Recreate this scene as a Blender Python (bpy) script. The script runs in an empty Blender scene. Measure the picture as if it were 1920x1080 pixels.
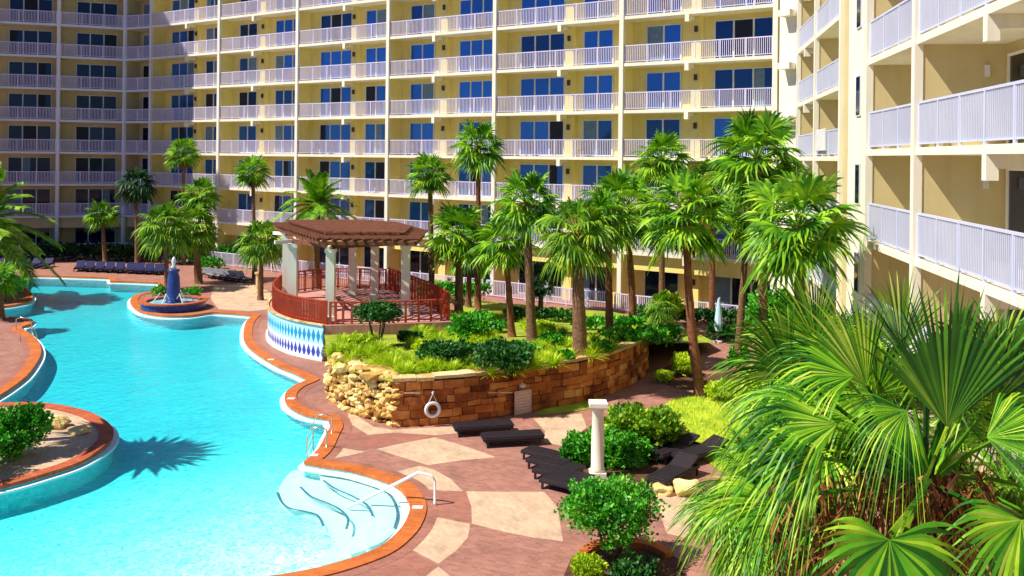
import bpy, math, random
from mathutils import Vector, Matrix, noise
from mathutils.geometry import tessellate_polygon, delaunay_2d_cdt
random.seed(7)
R = math.radians
C = bpy.context.scene.collection
S = bpy.context.scene

# ------------------------------------------------------------------ camera
F = 1700.0; CX, HY = 960.0, 295.0; ZC = 9.3; ROLL = 0.0105
cam = bpy.data.objects.new('camera', bpy.data.cameras.new('camera')); C.objects.link(cam)
cam.data.sensor_width = 36; cam.data.lens = 36*F/1920; cam.data.clip_end = 1500
cam.data.shift_y = -(540-HY)/1920
cam.location = (0, 0, ZC)
cam.rotation_euler = (Matrix.Rotation(R(90), 3, 'X') @ Matrix.Rotation(ROLL, 3, 'Z')).to_euler()
S.camera = cam
# ------------------------------------------------------------------ light
L = Vector((1, .30, -1.36)).normalized()
sun = bpy.data.objects.new('sun', bpy.data.lights.new('sun', 'SUN')); C.objects.link(sun)
sun.data.energy = 4.9; sun.data.angle = R(.5); sun.data.color = (1, .94, .84)
sun.rotation_euler = L.to_track_quat('-Z', 'Y').to_euler(); sun.location = (-20, -5, 40)
w = bpy.data.worlds.new('World'); S.world = w; w.use_nodes = True
sk = w.node_tree.nodes.new('ShaderNodeTexSky'); sk.sky_type = 'NISHITA'; sk.sun_disc = False
sk.ozone_density = 4; sk.dust_density = .2; sk.sun_elevation = R(52.5); sk.sun_rotation = math.atan2(-1, -.3) % (2*math.pi)
bg = w.node_tree.nodes['Background']; bg.inputs[1].default_value = .050
tint = w.node_tree.nodes.new('ShaderNodeMix'); tint.data_type = 'RGBA'; tint.blend_type = 'MULTIPLY'; tint.inputs[0].default_value = 1
tint.inputs[7].default_value = (.62, .88, 1.45, 1)      # deep blue clear sky
w.node_tree.links.new(sk.outputs[0], tint.inputs[6]); w.node_tree.links.new(tint.outputs[2], bg.inputs[0])
S.view_settings.view_transform = 'Standard'; S.view_settings.look = 'None'
S.view_settings.exposure = 0.54; S.view_settings.gamma = 1
S.cycles.max_bounces = 8; S.cycles.diffuse_bounces = 4; S.cycles.transparent_max_bounces = 12

# ------------------------------------------------------------------ pixel of the survey -> world
def ray(px, py):
    x = (px-CX)/F; y = -(py-HY)/F
    return Vector((math.cos(ROLL)*x - math.sin(ROLL)*y, 1, math.sin(ROLL)*x + math.cos(ROLL)*y))
def P(px, py, z=0.0):
    r = ray(px, py); t = (z-ZC)/r.z
    return Vector((r.x*t, t, z))
def PD(px, py, d):
    r = ray(px, py); return Vector((r.x*d, d, ZC + r.z*d))

# ------------------------------------------------------------------ materials
def nodes(name):
    m = bpy.data.materials.new(name); m.use_nodes = True
    nt = m.node_tree; return m, nt, nt.nodes['Principled BSDF']
def N(nt, t, **kw):
    n = nt.nodes.new(t)
    for k, v in kw.items(): setattr(n, k, v)
    return n
def ramp(nt, fac, cols):
    r = N(nt, 'ShaderNodeValToRGB'); el = r.color_ramp.elements
    while len(el) < len(cols): el.new(.5)
    for e, (p, c) in zip(el, cols): e.position = p; e.color = (*c, 1)
    nt.links.new(fac, r.inputs[0]); return r.outputs[0]
def mat(name, c1, c2=None, scale=3.0, rough=.75, bump=0.0, bscale=None, metal=0, spec=.3, detail=5, streak=0):
    m, nt, b = nodes(name)
    b.inputs['Roughness'].default_value = rough; b.inputs['Metallic'].default_value = metal
    b.inputs['Specular IOR Level'].default_value = spec
    tc = N(nt, 'ShaderNodeNewGeometry')
    nz = N(nt, 'ShaderNodeTexNoise'); nz.inputs['Scale'].default_value = scale; nz.inputs['Detail'].default_value = detail
    nt.links.new(tc.outputs['Position'], nz.inputs['Vector'])
    if c2 is None: c2 = tuple(x*.82 for x in c1)
    cc_ = ramp(nt, nz.outputs[0], [(.3, c2), (.7, c1)])
    if streak:
        mp = N(nt, 'ShaderNodeMapping'); mp.inputs['Scale'].default_value = (2.2, 2.2, .16); nt.links.new(tc.outputs['Position'], mp.inputs[0])
        n3 = N(nt, 'ShaderNodeTexNoise'); n3.inputs['Scale'].default_value = 1.6; n3.inputs['Detail'].default_value = 6; nt.links.new(mp.outputs[0], n3.inputs['Vector'])
        x3 = N(nt, 'ShaderNodeMix', data_type='RGBA', blend_type='MULTIPLY'); x3.inputs[0].default_value = streak
        nt.links.new(cc_, x3.inputs[6]); nt.links.new(ramp(nt, n3.outputs[0], [(.32, (.62, .58, .50)), (.55, (1, 1, 1))]), x3.inputs[7]); cc_ = x3.outputs[2]
    nt.links.new(cc_, b.inputs['Base Color'])
    if bump:
        n2 = N(nt, 'ShaderNodeTexNoise'); n2.inputs['Scale'].default_value = bscale or scale*8; n2.inputs['Detail'].default_value = 4
        nt.links.new(tc.outputs['Position'], n2.inputs['Vector'])
        bp = N(nt, 'ShaderNodeBump'); bp.inputs['Strength'].default_value = bump; bp.inputs['Distance'].default_value = .05
        nt.links.new(n2.outputs[0], bp.inputs['Height']); nt.links.new(bp.outputs[0], b.inputs['Normal'])
    return m
def island_mat(name, cols, rough=.6, transl=.0, bump=0, spec=.3, isl=.6):
    m, nt, b = nodes(name); b.inputs['Roughness'].default_value = rough
    b.inputs['Specular IOR Level'].default_value = spec
    g = N(nt, 'ShaderNodeNewGeometry')
    nz = N(nt, 'ShaderNodeTexNoise'); nz.inputs['Scale'].default_value = 1.3; nz.inputs['Detail'].default_value = 3
    nt.links.new(g.outputs['Position'], nz.inputs['Vector'])
    mx = N(nt, 'ShaderNodeMath', operation='MULTIPLY_ADD'); mx.inputs[1].default_value = isl
    nt.links.new(g.outputs['Random Per Island'], mx.inputs[0])
    m2 = N(nt, 'ShaderNodeMath', operation='MULTIPLY_ADD'); m2.inputs[1].default_value = 1.2; m2.inputs[2].default_value = -.4
    nt.links.new(nz.outputs[0], m2.inputs[0]); nt.links.new(m2.outputs[0], mx.inputs[2])
    col = ramp(nt, mx.outputs[0], cols); nt.links.new(col, b.inputs['Base Color'])
    if bump:
        n2 = N(nt, 'ShaderNodeTexNoise'); n2.inputs['Scale'].default_value = 9; n2.inputs['Detail'].default_value = 6
        nt.links.new(g.outputs['Position'], n2.inputs['Vector'])
        bp = N(nt, 'ShaderNodeBump'); bp.inputs['Strength'].default_value = bump; bp.inputs['Distance'].default_value = .08
        nt.links.new(n2.outputs[0], bp.inputs['Height']); nt.links.new(bp.outputs[0], b.inputs['Normal'])
    if transl:
        t = N(nt, 'ShaderNodeBsdfTranslucent'); nt.links.new(col, t.inputs[0])
        ms = N(nt, 'ShaderNodeMixShader'); ms.inputs[0].default_value = transl
        nt.links.new(b.outputs[0], ms.inputs[1]); nt.links.new(t.outputs[0], ms.inputs[2])
        nt.links.new(ms.outputs[0], nt.nodes['Material Output'].inputs[0])
    return m
def paver_mat(name, c1, c2, mortar, sc=1.0, rot=0.0):
    m, nt, b = nodes(name); b.inputs['Roughness'].default_value = .8; b.inputs['Specular IOR Level'].default_value = .25
    g = N(nt, 'ShaderNodeNewGeometry'); mp = N(nt, 'ShaderNodeMapping'); mp.inputs['Rotation'].default_value[2] = rot
    nt.links.new(g.outputs['Position'], mp.inputs[0])
    br = N(nt, 'ShaderNodeTexBrick'); br.inputs['Color1'].default_value = (*c1, 1); br.inputs['Color2'].default_value = (*c2, 1)
    br.inputs['Mortar'].default_value = (*mortar, 1); br.inputs['Scale'].default_value = sc
    br.inputs['Brick Width'].default_value = .22; br.inputs['Row Height'].default_value = .11; br.inputs['Mortar Size'].default_value = .008
    nt.links.new(mp.outputs[0], br.inputs['Vector'])
    nz = N(nt, 'ShaderNodeTexNoise'); nz.inputs['Scale'].default_value = 1.1; nz.inputs['Detail'].default_value = 9; nz.inputs['Roughness'].default_value = .65
    nt.links.new(g.outputs['Position'], nz.inputs['Vector'])
    mx = N(nt, 'ShaderNodeMix', data_type='RGBA', blend_type='MULTIPLY'); mx.inputs[0].default_value = .7
    nt.links.new(br.outputs[0], mx.inputs[6])
    nt.links.new(ramp(nt, nz.outputs[0], [(.3, (.62, .58, .58)), (.45, (.88, .86, .85)), (.65, (1.12, 1.1, 1.08))]), mx.inputs[7])
    nt.links.new(mx.outputs[2], b.inputs['Base Color'])
    bp = N(nt, 'ShaderNodeBump'); bp.inputs['Strength'].default_value = .3; bp.inputs['Distance'].default_value = .01
    nt.links.new(br.outputs['Fac'], bp.inputs['Height']); bp.invert = True; nt.links.new(bp.outputs[0], b.inputs['Normal'])
    return m

M = {}
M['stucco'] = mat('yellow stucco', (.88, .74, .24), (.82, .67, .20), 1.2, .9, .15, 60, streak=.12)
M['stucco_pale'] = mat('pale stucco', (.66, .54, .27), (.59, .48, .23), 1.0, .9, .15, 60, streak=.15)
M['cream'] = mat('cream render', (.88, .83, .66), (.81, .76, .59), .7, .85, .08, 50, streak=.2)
M['cream_shade'] = mat('shaded cream render', (.74, .76, .72), (.66, .68, .66), .7, .85, .08, 50)  # shaded copy of the cream render, cool tone of shade in its colour
M['rail'] = mat('white railing paint', (.72, .67, .84), (.64, .59, .78), 1.0, .45)
M['rail_white'] = mat('white railing paint two', (.62, .65, .78), (.56, .59, .74), 1.0, .45)
#M['rail_blue'] = mat('bluish railing paint', (.42, .48, .86), (.38, .42, .80), 1.0, .45)
M['frame'] = mat('window frame', (.72, .74, .66), None, 1, .5)
def glass(name, c, metal, rough=.06):
    m, nt, b = nodes(name)
    g = N(nt, 'ShaderNodeNewGeometry'); oi = N(nt, 'ShaderNodeObjectInfo')
    nt.links.new(ramp(nt, oi.outputs['Random'], [(0, tuple(x*.25 for x in c)), (.35, c), (1, tuple(x*1.35 for x in c))]), b.inputs['Base Color'])
    b.inputs['Metallic'].default_value = metal; b.inputs['Roughness'].default_value = rough
    nz = N(nt, 'ShaderNodeTexNoise'); nz.inputs['Scale'].default_value = 1.1
    nt.links.new(g.outputs['Position'], nz.inputs['Vector'])
    bp = N(nt, 'ShaderNodeBump'); bp.inputs['Strength'].default_value = .15; bp.inputs['Distance'].default_value = .05
    nt.links.new(nz.outputs[0], bp.inputs['Height']); nt.links.new(bp.outputs[0], b.inputs['Normal'])
    return m
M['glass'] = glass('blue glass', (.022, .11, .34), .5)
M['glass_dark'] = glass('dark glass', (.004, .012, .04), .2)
M['red_rail'] = mat('red painted metal', (.48, .07, .02), (.36, .04, .015), 2, .5)
M['wood'] = mat('weathered brown timber', (.26, .09, .04), (.12, .04, .022), 4, .8, .3, 30)
M['black'] = mat('black wicker', (.028, .018, .022), (.012, .008, .01), 20, .5, .4, 120)
M['navy'] = mat('navy mesh', (.018, .02, .10), (.01, .01, .05), 8, .6)
M['grey_fabric'] = mat('grey lounger sling', (.30, .30, .33), (.16, .16, .19), 8, .7)
M['white'] = mat('white paint', (.82, .80, .76), None, 2, .5)
M['chrome'] = mat('brushed steel', (.75, .70, .62), None, 2, .25, metal=.8)
M['trunk'] = mat('palm trunk', (.30, .17, .08), (.13, .06, .03), 9, .9, .8, 40)
M['trunk_red'] = mat('reddish palm trunk', (.34, .13, .055), (.15, .05, .025), 9, .9, .8, 40)
M['bark'] = mat('shrub bark', (.16, .09, .05), (.08, .04, .02), 9, .9, .5, 40)
G1 = [(0, (.008, .05, .003)), (.25, (.05, .21, .006)), (.5, (.24, .50, .012)), (.75, (.52, .74, .04)), (1, (.72, .84, .12))]
G2 = [(0, (.02, .08, .004)), (.35, (.12, .30, .010)), (.65, (.36, .54, .02)), (1, (.68, .76, .10))]
G3 = [(0, (.004, .03, .003)), (.4, (.02, .12, .01)), (.75, (.06, .28, .015)), (1, (.16, .42, .03))]
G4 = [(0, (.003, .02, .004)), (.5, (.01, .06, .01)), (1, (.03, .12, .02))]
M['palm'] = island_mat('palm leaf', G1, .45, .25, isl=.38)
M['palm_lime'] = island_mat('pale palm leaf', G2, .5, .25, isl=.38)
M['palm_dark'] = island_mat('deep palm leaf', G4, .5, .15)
M['palm_deep'] = island_mat('deep upright fan', [(0, (.006, .04, .004)), (.45, (.03, .14, .008)), (.8, (.10, .30, .015)), (1, (.36, .50, .04))], .4, .2)
M['palm_near'] = island_mat('near palm leaf', [(0, (.004, .03, .002)), (.3, (.018, .13, .004)), (.52, (.10, .34, .008)), (.75, (.34, .58, .02)), (1, (.72, .84, .14))], .45, .15)
M['dead'] = island_mat('dry frond', [(0, (.02, .008, .004)), (.35, (.12, .04, .012)), (.65, (.34, .14, .03)), (1, (.66, .42, .12))], .9)
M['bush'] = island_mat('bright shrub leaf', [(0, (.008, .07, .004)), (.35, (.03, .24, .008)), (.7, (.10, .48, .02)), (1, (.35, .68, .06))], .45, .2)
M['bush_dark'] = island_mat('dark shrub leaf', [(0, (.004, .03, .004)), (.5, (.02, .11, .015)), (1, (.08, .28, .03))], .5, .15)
M['lime'] = island_mat('lime grass blade', [(0, (.16, .32, .008)), (.4, (.44, .64, .012)), (1, (.78, .84, .04))], .6, .3)
M['lawn'] = mat('lawn', (.55, .62, .04), (.22, .34, .02), 1.5, .95, .6, 40)
M['soil'] = mat('bark mulch', (.16, .07, .035), (.07, .03, .015), 5, .95, .8, 30)
M['coping'] = paver_mat('orange coping brick', (.60, .17, .03), (.48, .11, .02), (.40, .14, .06), 1.0)
M['coping_red'] = paver_mat('red coping brick', (.55, .13, .045), (.42, .08, .03), (.30, .10, .06), 1.0)
M['pave'] = paver_mat('pink brick paving', (.40, .185, .135), (.29, .125, .09), (.36, .20, .15), 1.0, .4)
M['pave_brown'] = paver_mat('brown brick paving', (.36, .15, .10), (.30, .11, .08), (.36, .18, .13), 1.0, .2)
M['pave_beige'] = paver_mat('beige brick paving', (.64, .45, .29), (.52, .36, .23), (.54, .38, .26), 1.0, 1.2)
M['stone'] = island_mat('cut sandstone in shade tone', [(0, (.10, .02, .006)), (.35, (.32, .085, .018)), (.7, (.58, .20, .04)), (1, (.74, .40, .12))], .9, 0, .7)  # shade of the wall front put into darker, redder stone colours
M['stone_cap'] = island_mat('sandstone cap', [(0, (.36, .19, .06)), (.5, (.62, .42, .17)), (1, (.80, .62, .32))], .9, 0, .6)
M['rubble'] = island_mat('rough sandstone in sunlit tone', [(0, (.26, .10, .02)), (.35, (.60, .36, .09)), (.7, (.82, .62, .24)), (1, (.88, .76, .40))], .95, 0, .9)  # same stone as the wall front; sunlit look of the end put into paler colours
M['mortar'] = mat('dark earth joints', (.12, .05, .02), (.07, .03, .012), 6, .95)
def pool_ripple_mat():
    m, nt, b = nodes('aqua plaster with painted ripples'); b.inputs['Roughness'].default_value = .7
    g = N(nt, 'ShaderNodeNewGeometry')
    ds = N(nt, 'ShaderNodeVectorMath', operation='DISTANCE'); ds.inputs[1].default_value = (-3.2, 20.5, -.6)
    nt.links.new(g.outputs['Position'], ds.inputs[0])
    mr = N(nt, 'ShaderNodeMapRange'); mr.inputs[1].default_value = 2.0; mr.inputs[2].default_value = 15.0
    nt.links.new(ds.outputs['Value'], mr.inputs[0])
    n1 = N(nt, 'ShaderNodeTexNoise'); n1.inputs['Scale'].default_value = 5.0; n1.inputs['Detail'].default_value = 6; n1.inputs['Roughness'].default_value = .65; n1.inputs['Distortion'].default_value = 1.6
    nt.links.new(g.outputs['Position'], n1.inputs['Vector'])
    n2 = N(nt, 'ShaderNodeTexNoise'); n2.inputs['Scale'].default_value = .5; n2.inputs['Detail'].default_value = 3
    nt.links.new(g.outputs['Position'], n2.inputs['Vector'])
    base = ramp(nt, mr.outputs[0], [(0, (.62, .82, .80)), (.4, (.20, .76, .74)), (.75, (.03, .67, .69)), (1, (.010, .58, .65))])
    ripple_light = ramp(nt, n1.outputs[0], [(.38, (.30, .70, .80)), (.47, (.9, .97, .98)), (.53, (1, 1, 1)), (.62, (1.7, 1.18, 1.15))])  # ripple and caustic light painted into the floor colour as mottling
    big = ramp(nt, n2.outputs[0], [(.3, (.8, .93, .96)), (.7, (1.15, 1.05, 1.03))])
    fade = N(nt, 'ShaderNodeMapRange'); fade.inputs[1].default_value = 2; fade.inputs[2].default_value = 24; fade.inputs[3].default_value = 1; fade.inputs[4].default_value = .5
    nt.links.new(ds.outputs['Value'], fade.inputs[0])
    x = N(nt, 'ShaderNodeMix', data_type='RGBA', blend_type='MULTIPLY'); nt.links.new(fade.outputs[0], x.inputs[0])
    nt.links.new(base, x.inputs[6]); nt.links.new(ripple_light, x.inputs[7])
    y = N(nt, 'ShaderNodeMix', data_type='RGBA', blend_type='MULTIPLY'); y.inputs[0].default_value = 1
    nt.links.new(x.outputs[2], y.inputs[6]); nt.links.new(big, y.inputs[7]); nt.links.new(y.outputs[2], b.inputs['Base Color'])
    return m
M['plaster'] = pool_ripple_mat()
M['pool_white'] = mat('white pool plaster', (.80, .88, .86), (.74, .84, .84), 2, .7)
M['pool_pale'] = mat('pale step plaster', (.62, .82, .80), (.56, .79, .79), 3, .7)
M['nosing'] = mat('dark step tile', (.05, .15, .22), None, 2, .5)
M['blue_tile'] = mat('deep blue tile', (.04, .08, .26), (.02, .035, .15), 10, .25)

# water: thin clear sheet over the modelled basin
m, nt, b = nodes('pool water'); nt.nodes.remove(b)
tr = N(nt, 'ShaderNodeBsdfTransparent'); tr.inputs[0].default_value = (.86, .985, 1, 1)
gl = N(nt, 'ShaderNodeBsdfGlossy'); gl.inputs['Roughness'].default_value = .04
fr = N(nt, 'ShaderNodeFresnel'); fr.inputs[0].default_value = 1.25
g = N(nt, 'ShaderNodeNewGeometry')
n1 = N(nt, 'ShaderNodeTexNoise'); n1.inputs['Scale'].default_value = 2.6; n1.inputs['Detail'].default_value = 6; n1.inputs['Distortion'].default_value = 1.0
nt.links.new(g.outputs['Position'], n1.inputs['Vector'])
bp = N(nt, 'ShaderNodeBump'); bp.inputs['Strength'].default_value = .9; bp.inputs['Distance'].default_value = .06
nt.links.new(n1.outputs[0], bp.inputs['Height'])
nt.links.new(bp.outputs[0], gl.inputs['Normal']); nt.links.new(bp.outputs[0], fr.inputs['Normal'])
ms = N(nt, 'ShaderNodeMixShader')
nt.links.new(fr.outputs[0], ms.inputs[0]); nt.links.new(tr.outputs[0], ms.inputs[1]); nt.links.new(gl.outputs[0], ms.inputs[2])
nt.links.new(ms.outputs[0], nt.nodes['Material Output'].inputs[0]); M['water'] = m

# diamond tiles on the curved platform wall (uv: metres along, metres up)
m, nt, b = nodes('blue diamond tiles'); b.inputs['Roughness'].default_value = .25
uv = N(nt, 'ShaderNodeUVMap'); sp = N(nt, 'ShaderNodeSeparateXYZ'); nt.links.new(uv.outputs[0], sp.inputs[0])
def mth(op, a, bb=None, c=None):
    n = N(nt, 'ShaderNodeMath', operation=op)
    for i, v in enumerate((a, bb, c)):
        if v is None: continue
        if isinstance(v, (int, float)): n.inputs[i].default_value = v
        else: nt.links.new(v, n.inputs[i])
    return n.outputs[0]
a_ = mth('ABSOLUTE', mth('SUBTRACT', mth('FRACT', mth('DIVIDE', sp.outputs[0], .31)), .5))
c_ = mth('ABSOLUTE', mth('SUBTRACT', mth('FRACT', mth('DIVIDE', sp.outputs[1], .74)), .5))
dm = mth('LESS_THAN', mth('ADD', a_, c_), .44)
up = mth('GREATER_THAN', sp.outputs[1], .75)
m1 = N(nt, 'ShaderNodeMix', data_type='RGBA'); m1.inputs[6].default_value = (.03, .06, .42, 1); m1.inputs[7].default_value = (.02, .26, .52, 1)
nt.links.new(up, m1.inputs[0])
m0 = N(nt, 'ShaderNodeMix', data_type='RGBA'); m0.inputs[6].default_value = (.70, .80, .88, 1); m0.inputs[7].default_value = (.42, .74, .86, 1)
nt.links.new(up, m0.inputs[0])
m2_ = N(nt, 'ShaderNodeMix', data_type='RGBA'); nt.links.new(dm, m2_.inputs[0])
nt.links.new(m0.outputs[2], m2_.inputs[6]); nt.links.new(m1.outputs[2], m2_.inputs[7]); nt.links.new(m2_.outputs[2], b.inputs['Base Color'])
M['diamond'] = m

# ------------------------------------------------------------------ mesh helpers
class MB:
    def __init__(s): s.v = []; s.f = []
    def add(s, vs, fs):
        o = len(s.v); s.v += [tuple(x) for x in vs]; s.f += [tuple(i+o for i in f) for f in fs]
    def hexa(s, p):   # 8 corners: bottom loop 0-3, top loop 4-7
        s.add(p, [(3, 2, 1, 0), (4, 5, 6, 7), (0, 1, 5, 4), (1, 2, 6, 5), (2, 3, 7, 6), (3, 0, 4, 7)])
    def box(s, x0, x1, y0, y1, z0, z1):
        s.hexa([(x0, y0, z0), (x1, y0, z0), (x1, y1, z0), (x0, y1, z0), (x0, y0, z1), (x1, y0, z1), (x1, y1, z1), (x0, y1, z1)])
    def bar(s, a, b, wd, h, z0, z1=None):   # horizontal beam from 2D a to b, half offsets wd=(left,right)
        a = Vector(a[:2]); b = Vector(b[:2]); u = (b-a).normalized(); n = Vector((-u.y, u.x))
        q = [a-n*wd[0], b-n*wd[0], b+n*wd[1], a+n*wd[1]]
        s.hexa([(x.x, x.y, z0) for x in q] + [(x.x, x.y, h) for x in q])
    def prism(s, poly, z0, z1, cap=True):
        n = len(poly); v = [(p[0], p[1], z0) for p in poly] + [(p[0], p[1], z1) for p in poly]
        f = [(i, (i+1) % n, n+(i+1) % n, n+i) for i in range(n)]
        if cap:
            t = tessellate_polygon([[Vector((p[0], p[1], 0)) for p in poly]])
            f += [tuple(n+i for i in q) for q in t] + [tuple(q) for q in t]
        s.add(v, f)
    def tube(s, pts, r, k=8, cap=True):
        pts = [Vector(p) for p in pts]; rs = r if isinstance(r, (list, tuple)) else [r]*len(pts)
        vs = []; fs = []
        up = Vector((0, 0, 1)); 
        for i, p in enumerate(pts):
            t = (pts[min(i+1, len(pts)-1)]-pts[max(i-1, 0)]).normalized()
            a = t.cross(up if abs(t.z) < .95 else Vector((0, 1, 0))).normalized(); bb = t.cross(a)
            for j in range(k):
                an = 2*math.pi*j/k; vs.append(p + (a*math.cos(an)+bb*math.sin(an))*rs[i])
        for i in range(len(pts)-1):
            for j in range(k):
                fs.append((i*k+j, i*k+(j+1) % k, (i+1)*k+(j+1) % k, (i+1)*k+j))
        if cap: fs += [tuple(range(k)), tuple(range(len(pts)*k-1, len(pts)*k-k-1, -1))]
        s.add(vs, fs)
    def lathe(s, prof, cx=0, cy=0, k=24, cap=True):
        vs = []; fs = []
        for r_, z in prof:
            for j in range(k):
                an = 2*math.pi*j/k; vs.append((cx+r_*math.cos(an), cy+r_*math.sin(an), z))
        for i in range(len(prof)-1):
            for j in range(k): fs.append((i*k+j, i*k+(j+1) % k, (i+1)*k+(j+1) % k, (i+1)*k+j))
        if cap: fs += [tuple(range(k-1, -1, -1)), tuple(range((len(prof)-1)*k, len(prof)*k))]
        s.add(vs, fs)
    def build(s, name, m, parent=None, loc=None, smooth=False):
        me = bpy.data.meshes.new(name)
        vs = s.v
        if loc is not None: vs = [(a-loc[0], b-loc[1], c-loc[2]) for a, b, c in vs]
        me.from_pydata(vs, [], s.f); me.update()
        me.materials.append(M[m] if isinstance(m, str) else m)
        if smooth: me.polygons.foreach_set('use_smooth', [True]*len(me.polygons))
        o = bpy.data.objects.new(name, me); C.objects.link(o)
        if parent is not None:
            o.parent = parent
            if loc is not None and parent.type == 'EMPTY': o.location = Vector(loc)-parent.location
        elif loc is not None: o.location = loc
        return o
def tag(o, label, cat, group=None, kind=None):
    if label: o['label'] = label
    if cat: o['category'] = cat
    if group: o['group'] = group
    if kind: o['kind'] = kind
    return o
def empty(name, loc, label, cat, group=None, rz=0):
    o = bpy.data.objects.new(name, None); C.objects.link(o); o.location = loc; o.rotation_euler.z = rz
    o.empty_display_size = .3
    return tag(o, label, cat, group)
def struct(o): o['kind'] = 'structure'; return o
def copy_tree(o, parent=None):
    c = o.copy(); C.objects.link(c); c.parent = parent
    for ch in list(o.children): copy_tree(ch, c)
    return c
def catmull(pts, corners=(), closed=False, sub=6):
    n = len(pts); out = []
    for i in range(n if closed else n-1):
        p1 = pts[i]; p2 = pts[(i+1) % n]
        p0 = p1 if (i in corners or (not closed and i == 0)) else pts[i-1]
        p3 = p2 if ((i+1) % n in corners or (not closed and i+2 >= n)) else pts[(i+2) % n]
        for k in range(sub):
            t = k/sub
            out.append(.5*((2*p1)+(p2-p0)*t+(2*p0-5*p1+4*p2-p3)*t*t+(3*p1-p0-3*p2+p3)*t**3))
    if not closed: out.append(pts[-1])
    return out
def offset(pts, d, closed=True):
    n = len(pts); out = []
    for i, p in enumerate(pts):
        a = pts[i-1] if (closed or i > 0) else p; b = pts[(i+1) % n] if (closed or i < n-1) else p
        t = (Vector(b[:2])-Vector(a[:2]))
        if t.length < 1e-6: t = Vector((1, 0))
        t.normalize(); out.append(Vector((p[0]+t.y*d, p[1]-t.x*d, 0)))
    return out
def area(pts): return .5*sum(pts[i-1][0]*p[1]-p[0]*pts[i-1][1] for i, p in enumerate(pts))
def sheet(name, poly, z, m, holes=()):
    loops = [[Vector((p[0], p[1], 0)) for p in l] for l in [poly, *holes]]
    flat = [v for l in loops for v in l]; fs = tessellate_polygon(loops)
    mb = MB(); mb.v = [(v.x, v.y, z) for v in flat]; mb.f = []
    for t in fs:
        a, b_, c = (flat[i] for i in t)
        mb.f.append(tuple(t) if (b_-a).cross(c-a).z > 0 else tuple(reversed(t)))
    return mb.build(name, m)
def ribbon(mb, a, b, za, zb, closed=True):
    n = len(a); o = len(mb.v)
    mb.v += [(p[0], p[1], za) for p in a] + [(p[0], p[1], zb) for p in b]
    mb.f += [(o+i, o+(i+1) % n, o+n+(i+1) % n, o+n+i) for i in range(n if closed else n-1)]

# ------------------------------------------------------------------ pool and ground
bank = [(-700, 1500), (-100, 1250), (330, 1108), (470, 1089), (550, 1078), (630, 1060), (705, 1033), (742, 1006), (762, 980), (770, 952), (760, 928), (742, 911), (705, 896), (655, 882), (610, 875), (571, 868),
        (597, 845), (613, 815), (620, 800), (615, 785), (580, 780), (555, 770), (538, 757), (536, 740), (552, 725), (580, 713),
        (553, 700), (517, 685), (480, 662), (462, 645), (457, 627), (462, 605), (475, 592), (430, 588), (395, 587), (350, 593), (300, 592), (262, 584), (245, 568), (252, 555), (275, 549),
        (298, 542), (298, 531), (250, 529), (207, 528), (205, 522), (150, 520), (60, 518), (38, 524), (46, 540), (60, 553), (56, 565), (30, 572), (0, 576), (-60, 582), (-50, 594), (30, 596), (60, 601), (56, 609), (40, 616),
        (62, 632), (74, 648), (75, 668), (55, 700), (30, 722), (-10, 748), (-80, 785), (-200, 800), (-420, 960)]
CORN = {15, 19, 25, 32, 40, 41, 42, 44, 45, 58}
outline = catmull([P(x, y) for x, y in bank], CORN, True, 6)
isl_px = [(-380, 830), (-240, 795), (-120, 772), (-40, 761), (20, 757), (70, 757), (120, 763), (170, 776), (203, 796), (212, 815), (198, 838), (150, 868), (80, 892), (0, 914), (-90, 930), (-220, 925), (-380, 890)]
island = catmull([P(x, y) for x, y in isl_px], (), True, 6)
if area(outline) < 0: outline.reverse()
if area(island) < 0: island.reverse()
GX = 260
sheet_o = [Vector((-GX, -60, 0)), Vector((GX, -60, 0)), Vector((GX, 300, 0)), Vector((-GX, 300, 0))]
struct(sheet('ground', sheet_o, 0, 'pave', [outline]))
# pool basin
DEP = -.75
mb = MB(); ribbon(mb, outline, outline, DEP, -.004)
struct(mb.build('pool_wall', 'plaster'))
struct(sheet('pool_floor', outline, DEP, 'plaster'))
struct(sheet('pool_water', outline, -.14, 'water', [island]))
# waterline ledge and coping along the bank
def coping(loop, sgn, mname):
    mb = MB()
    inn = offset(loop, -.02*sgn); out = offset(loop, .42*sgn)
    ribbon(mb, inn, inn, -.05, .055); ribbon(mb, inn, out, .055, .046); ribbon(mb, out, out, .046, .002); ribbon(mb, loop, inn, -.05, -.05)
    return struct(mb.build('coping', mname))
coping(outline, 1, 'coping')
mb = MB(); i2 = offset(outline, -.20); ribbon(mb, outline, i2, -.105, -.105); ribbon(mb, i2, i2, -.105, -.17)
struct(mb.build('pool_ledge', 'pool_white'))
# brown border course beside the coping
mb = MB(); ribbon(mb, offset(outline, .42), offset(outline, .72), .013, .008); struct(mb.build('paving_border', 'pave_brown'))
# island in the lower left
mb = MB(); mb.prism(island, -.006, 0); 
isl = struct(mb.build('island_deck', 'pave_beige'))
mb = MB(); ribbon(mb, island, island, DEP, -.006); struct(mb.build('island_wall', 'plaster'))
coping(island, -1, 'coping_red')
mb = MB(); i2 = offset(island, .18); ribbon(mb, island, i2, -.105, -.105); ribbon(mb, i2, i2, -.105, -.17); struct(mb.build('pool_ledge', 'pool_white'))

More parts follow.
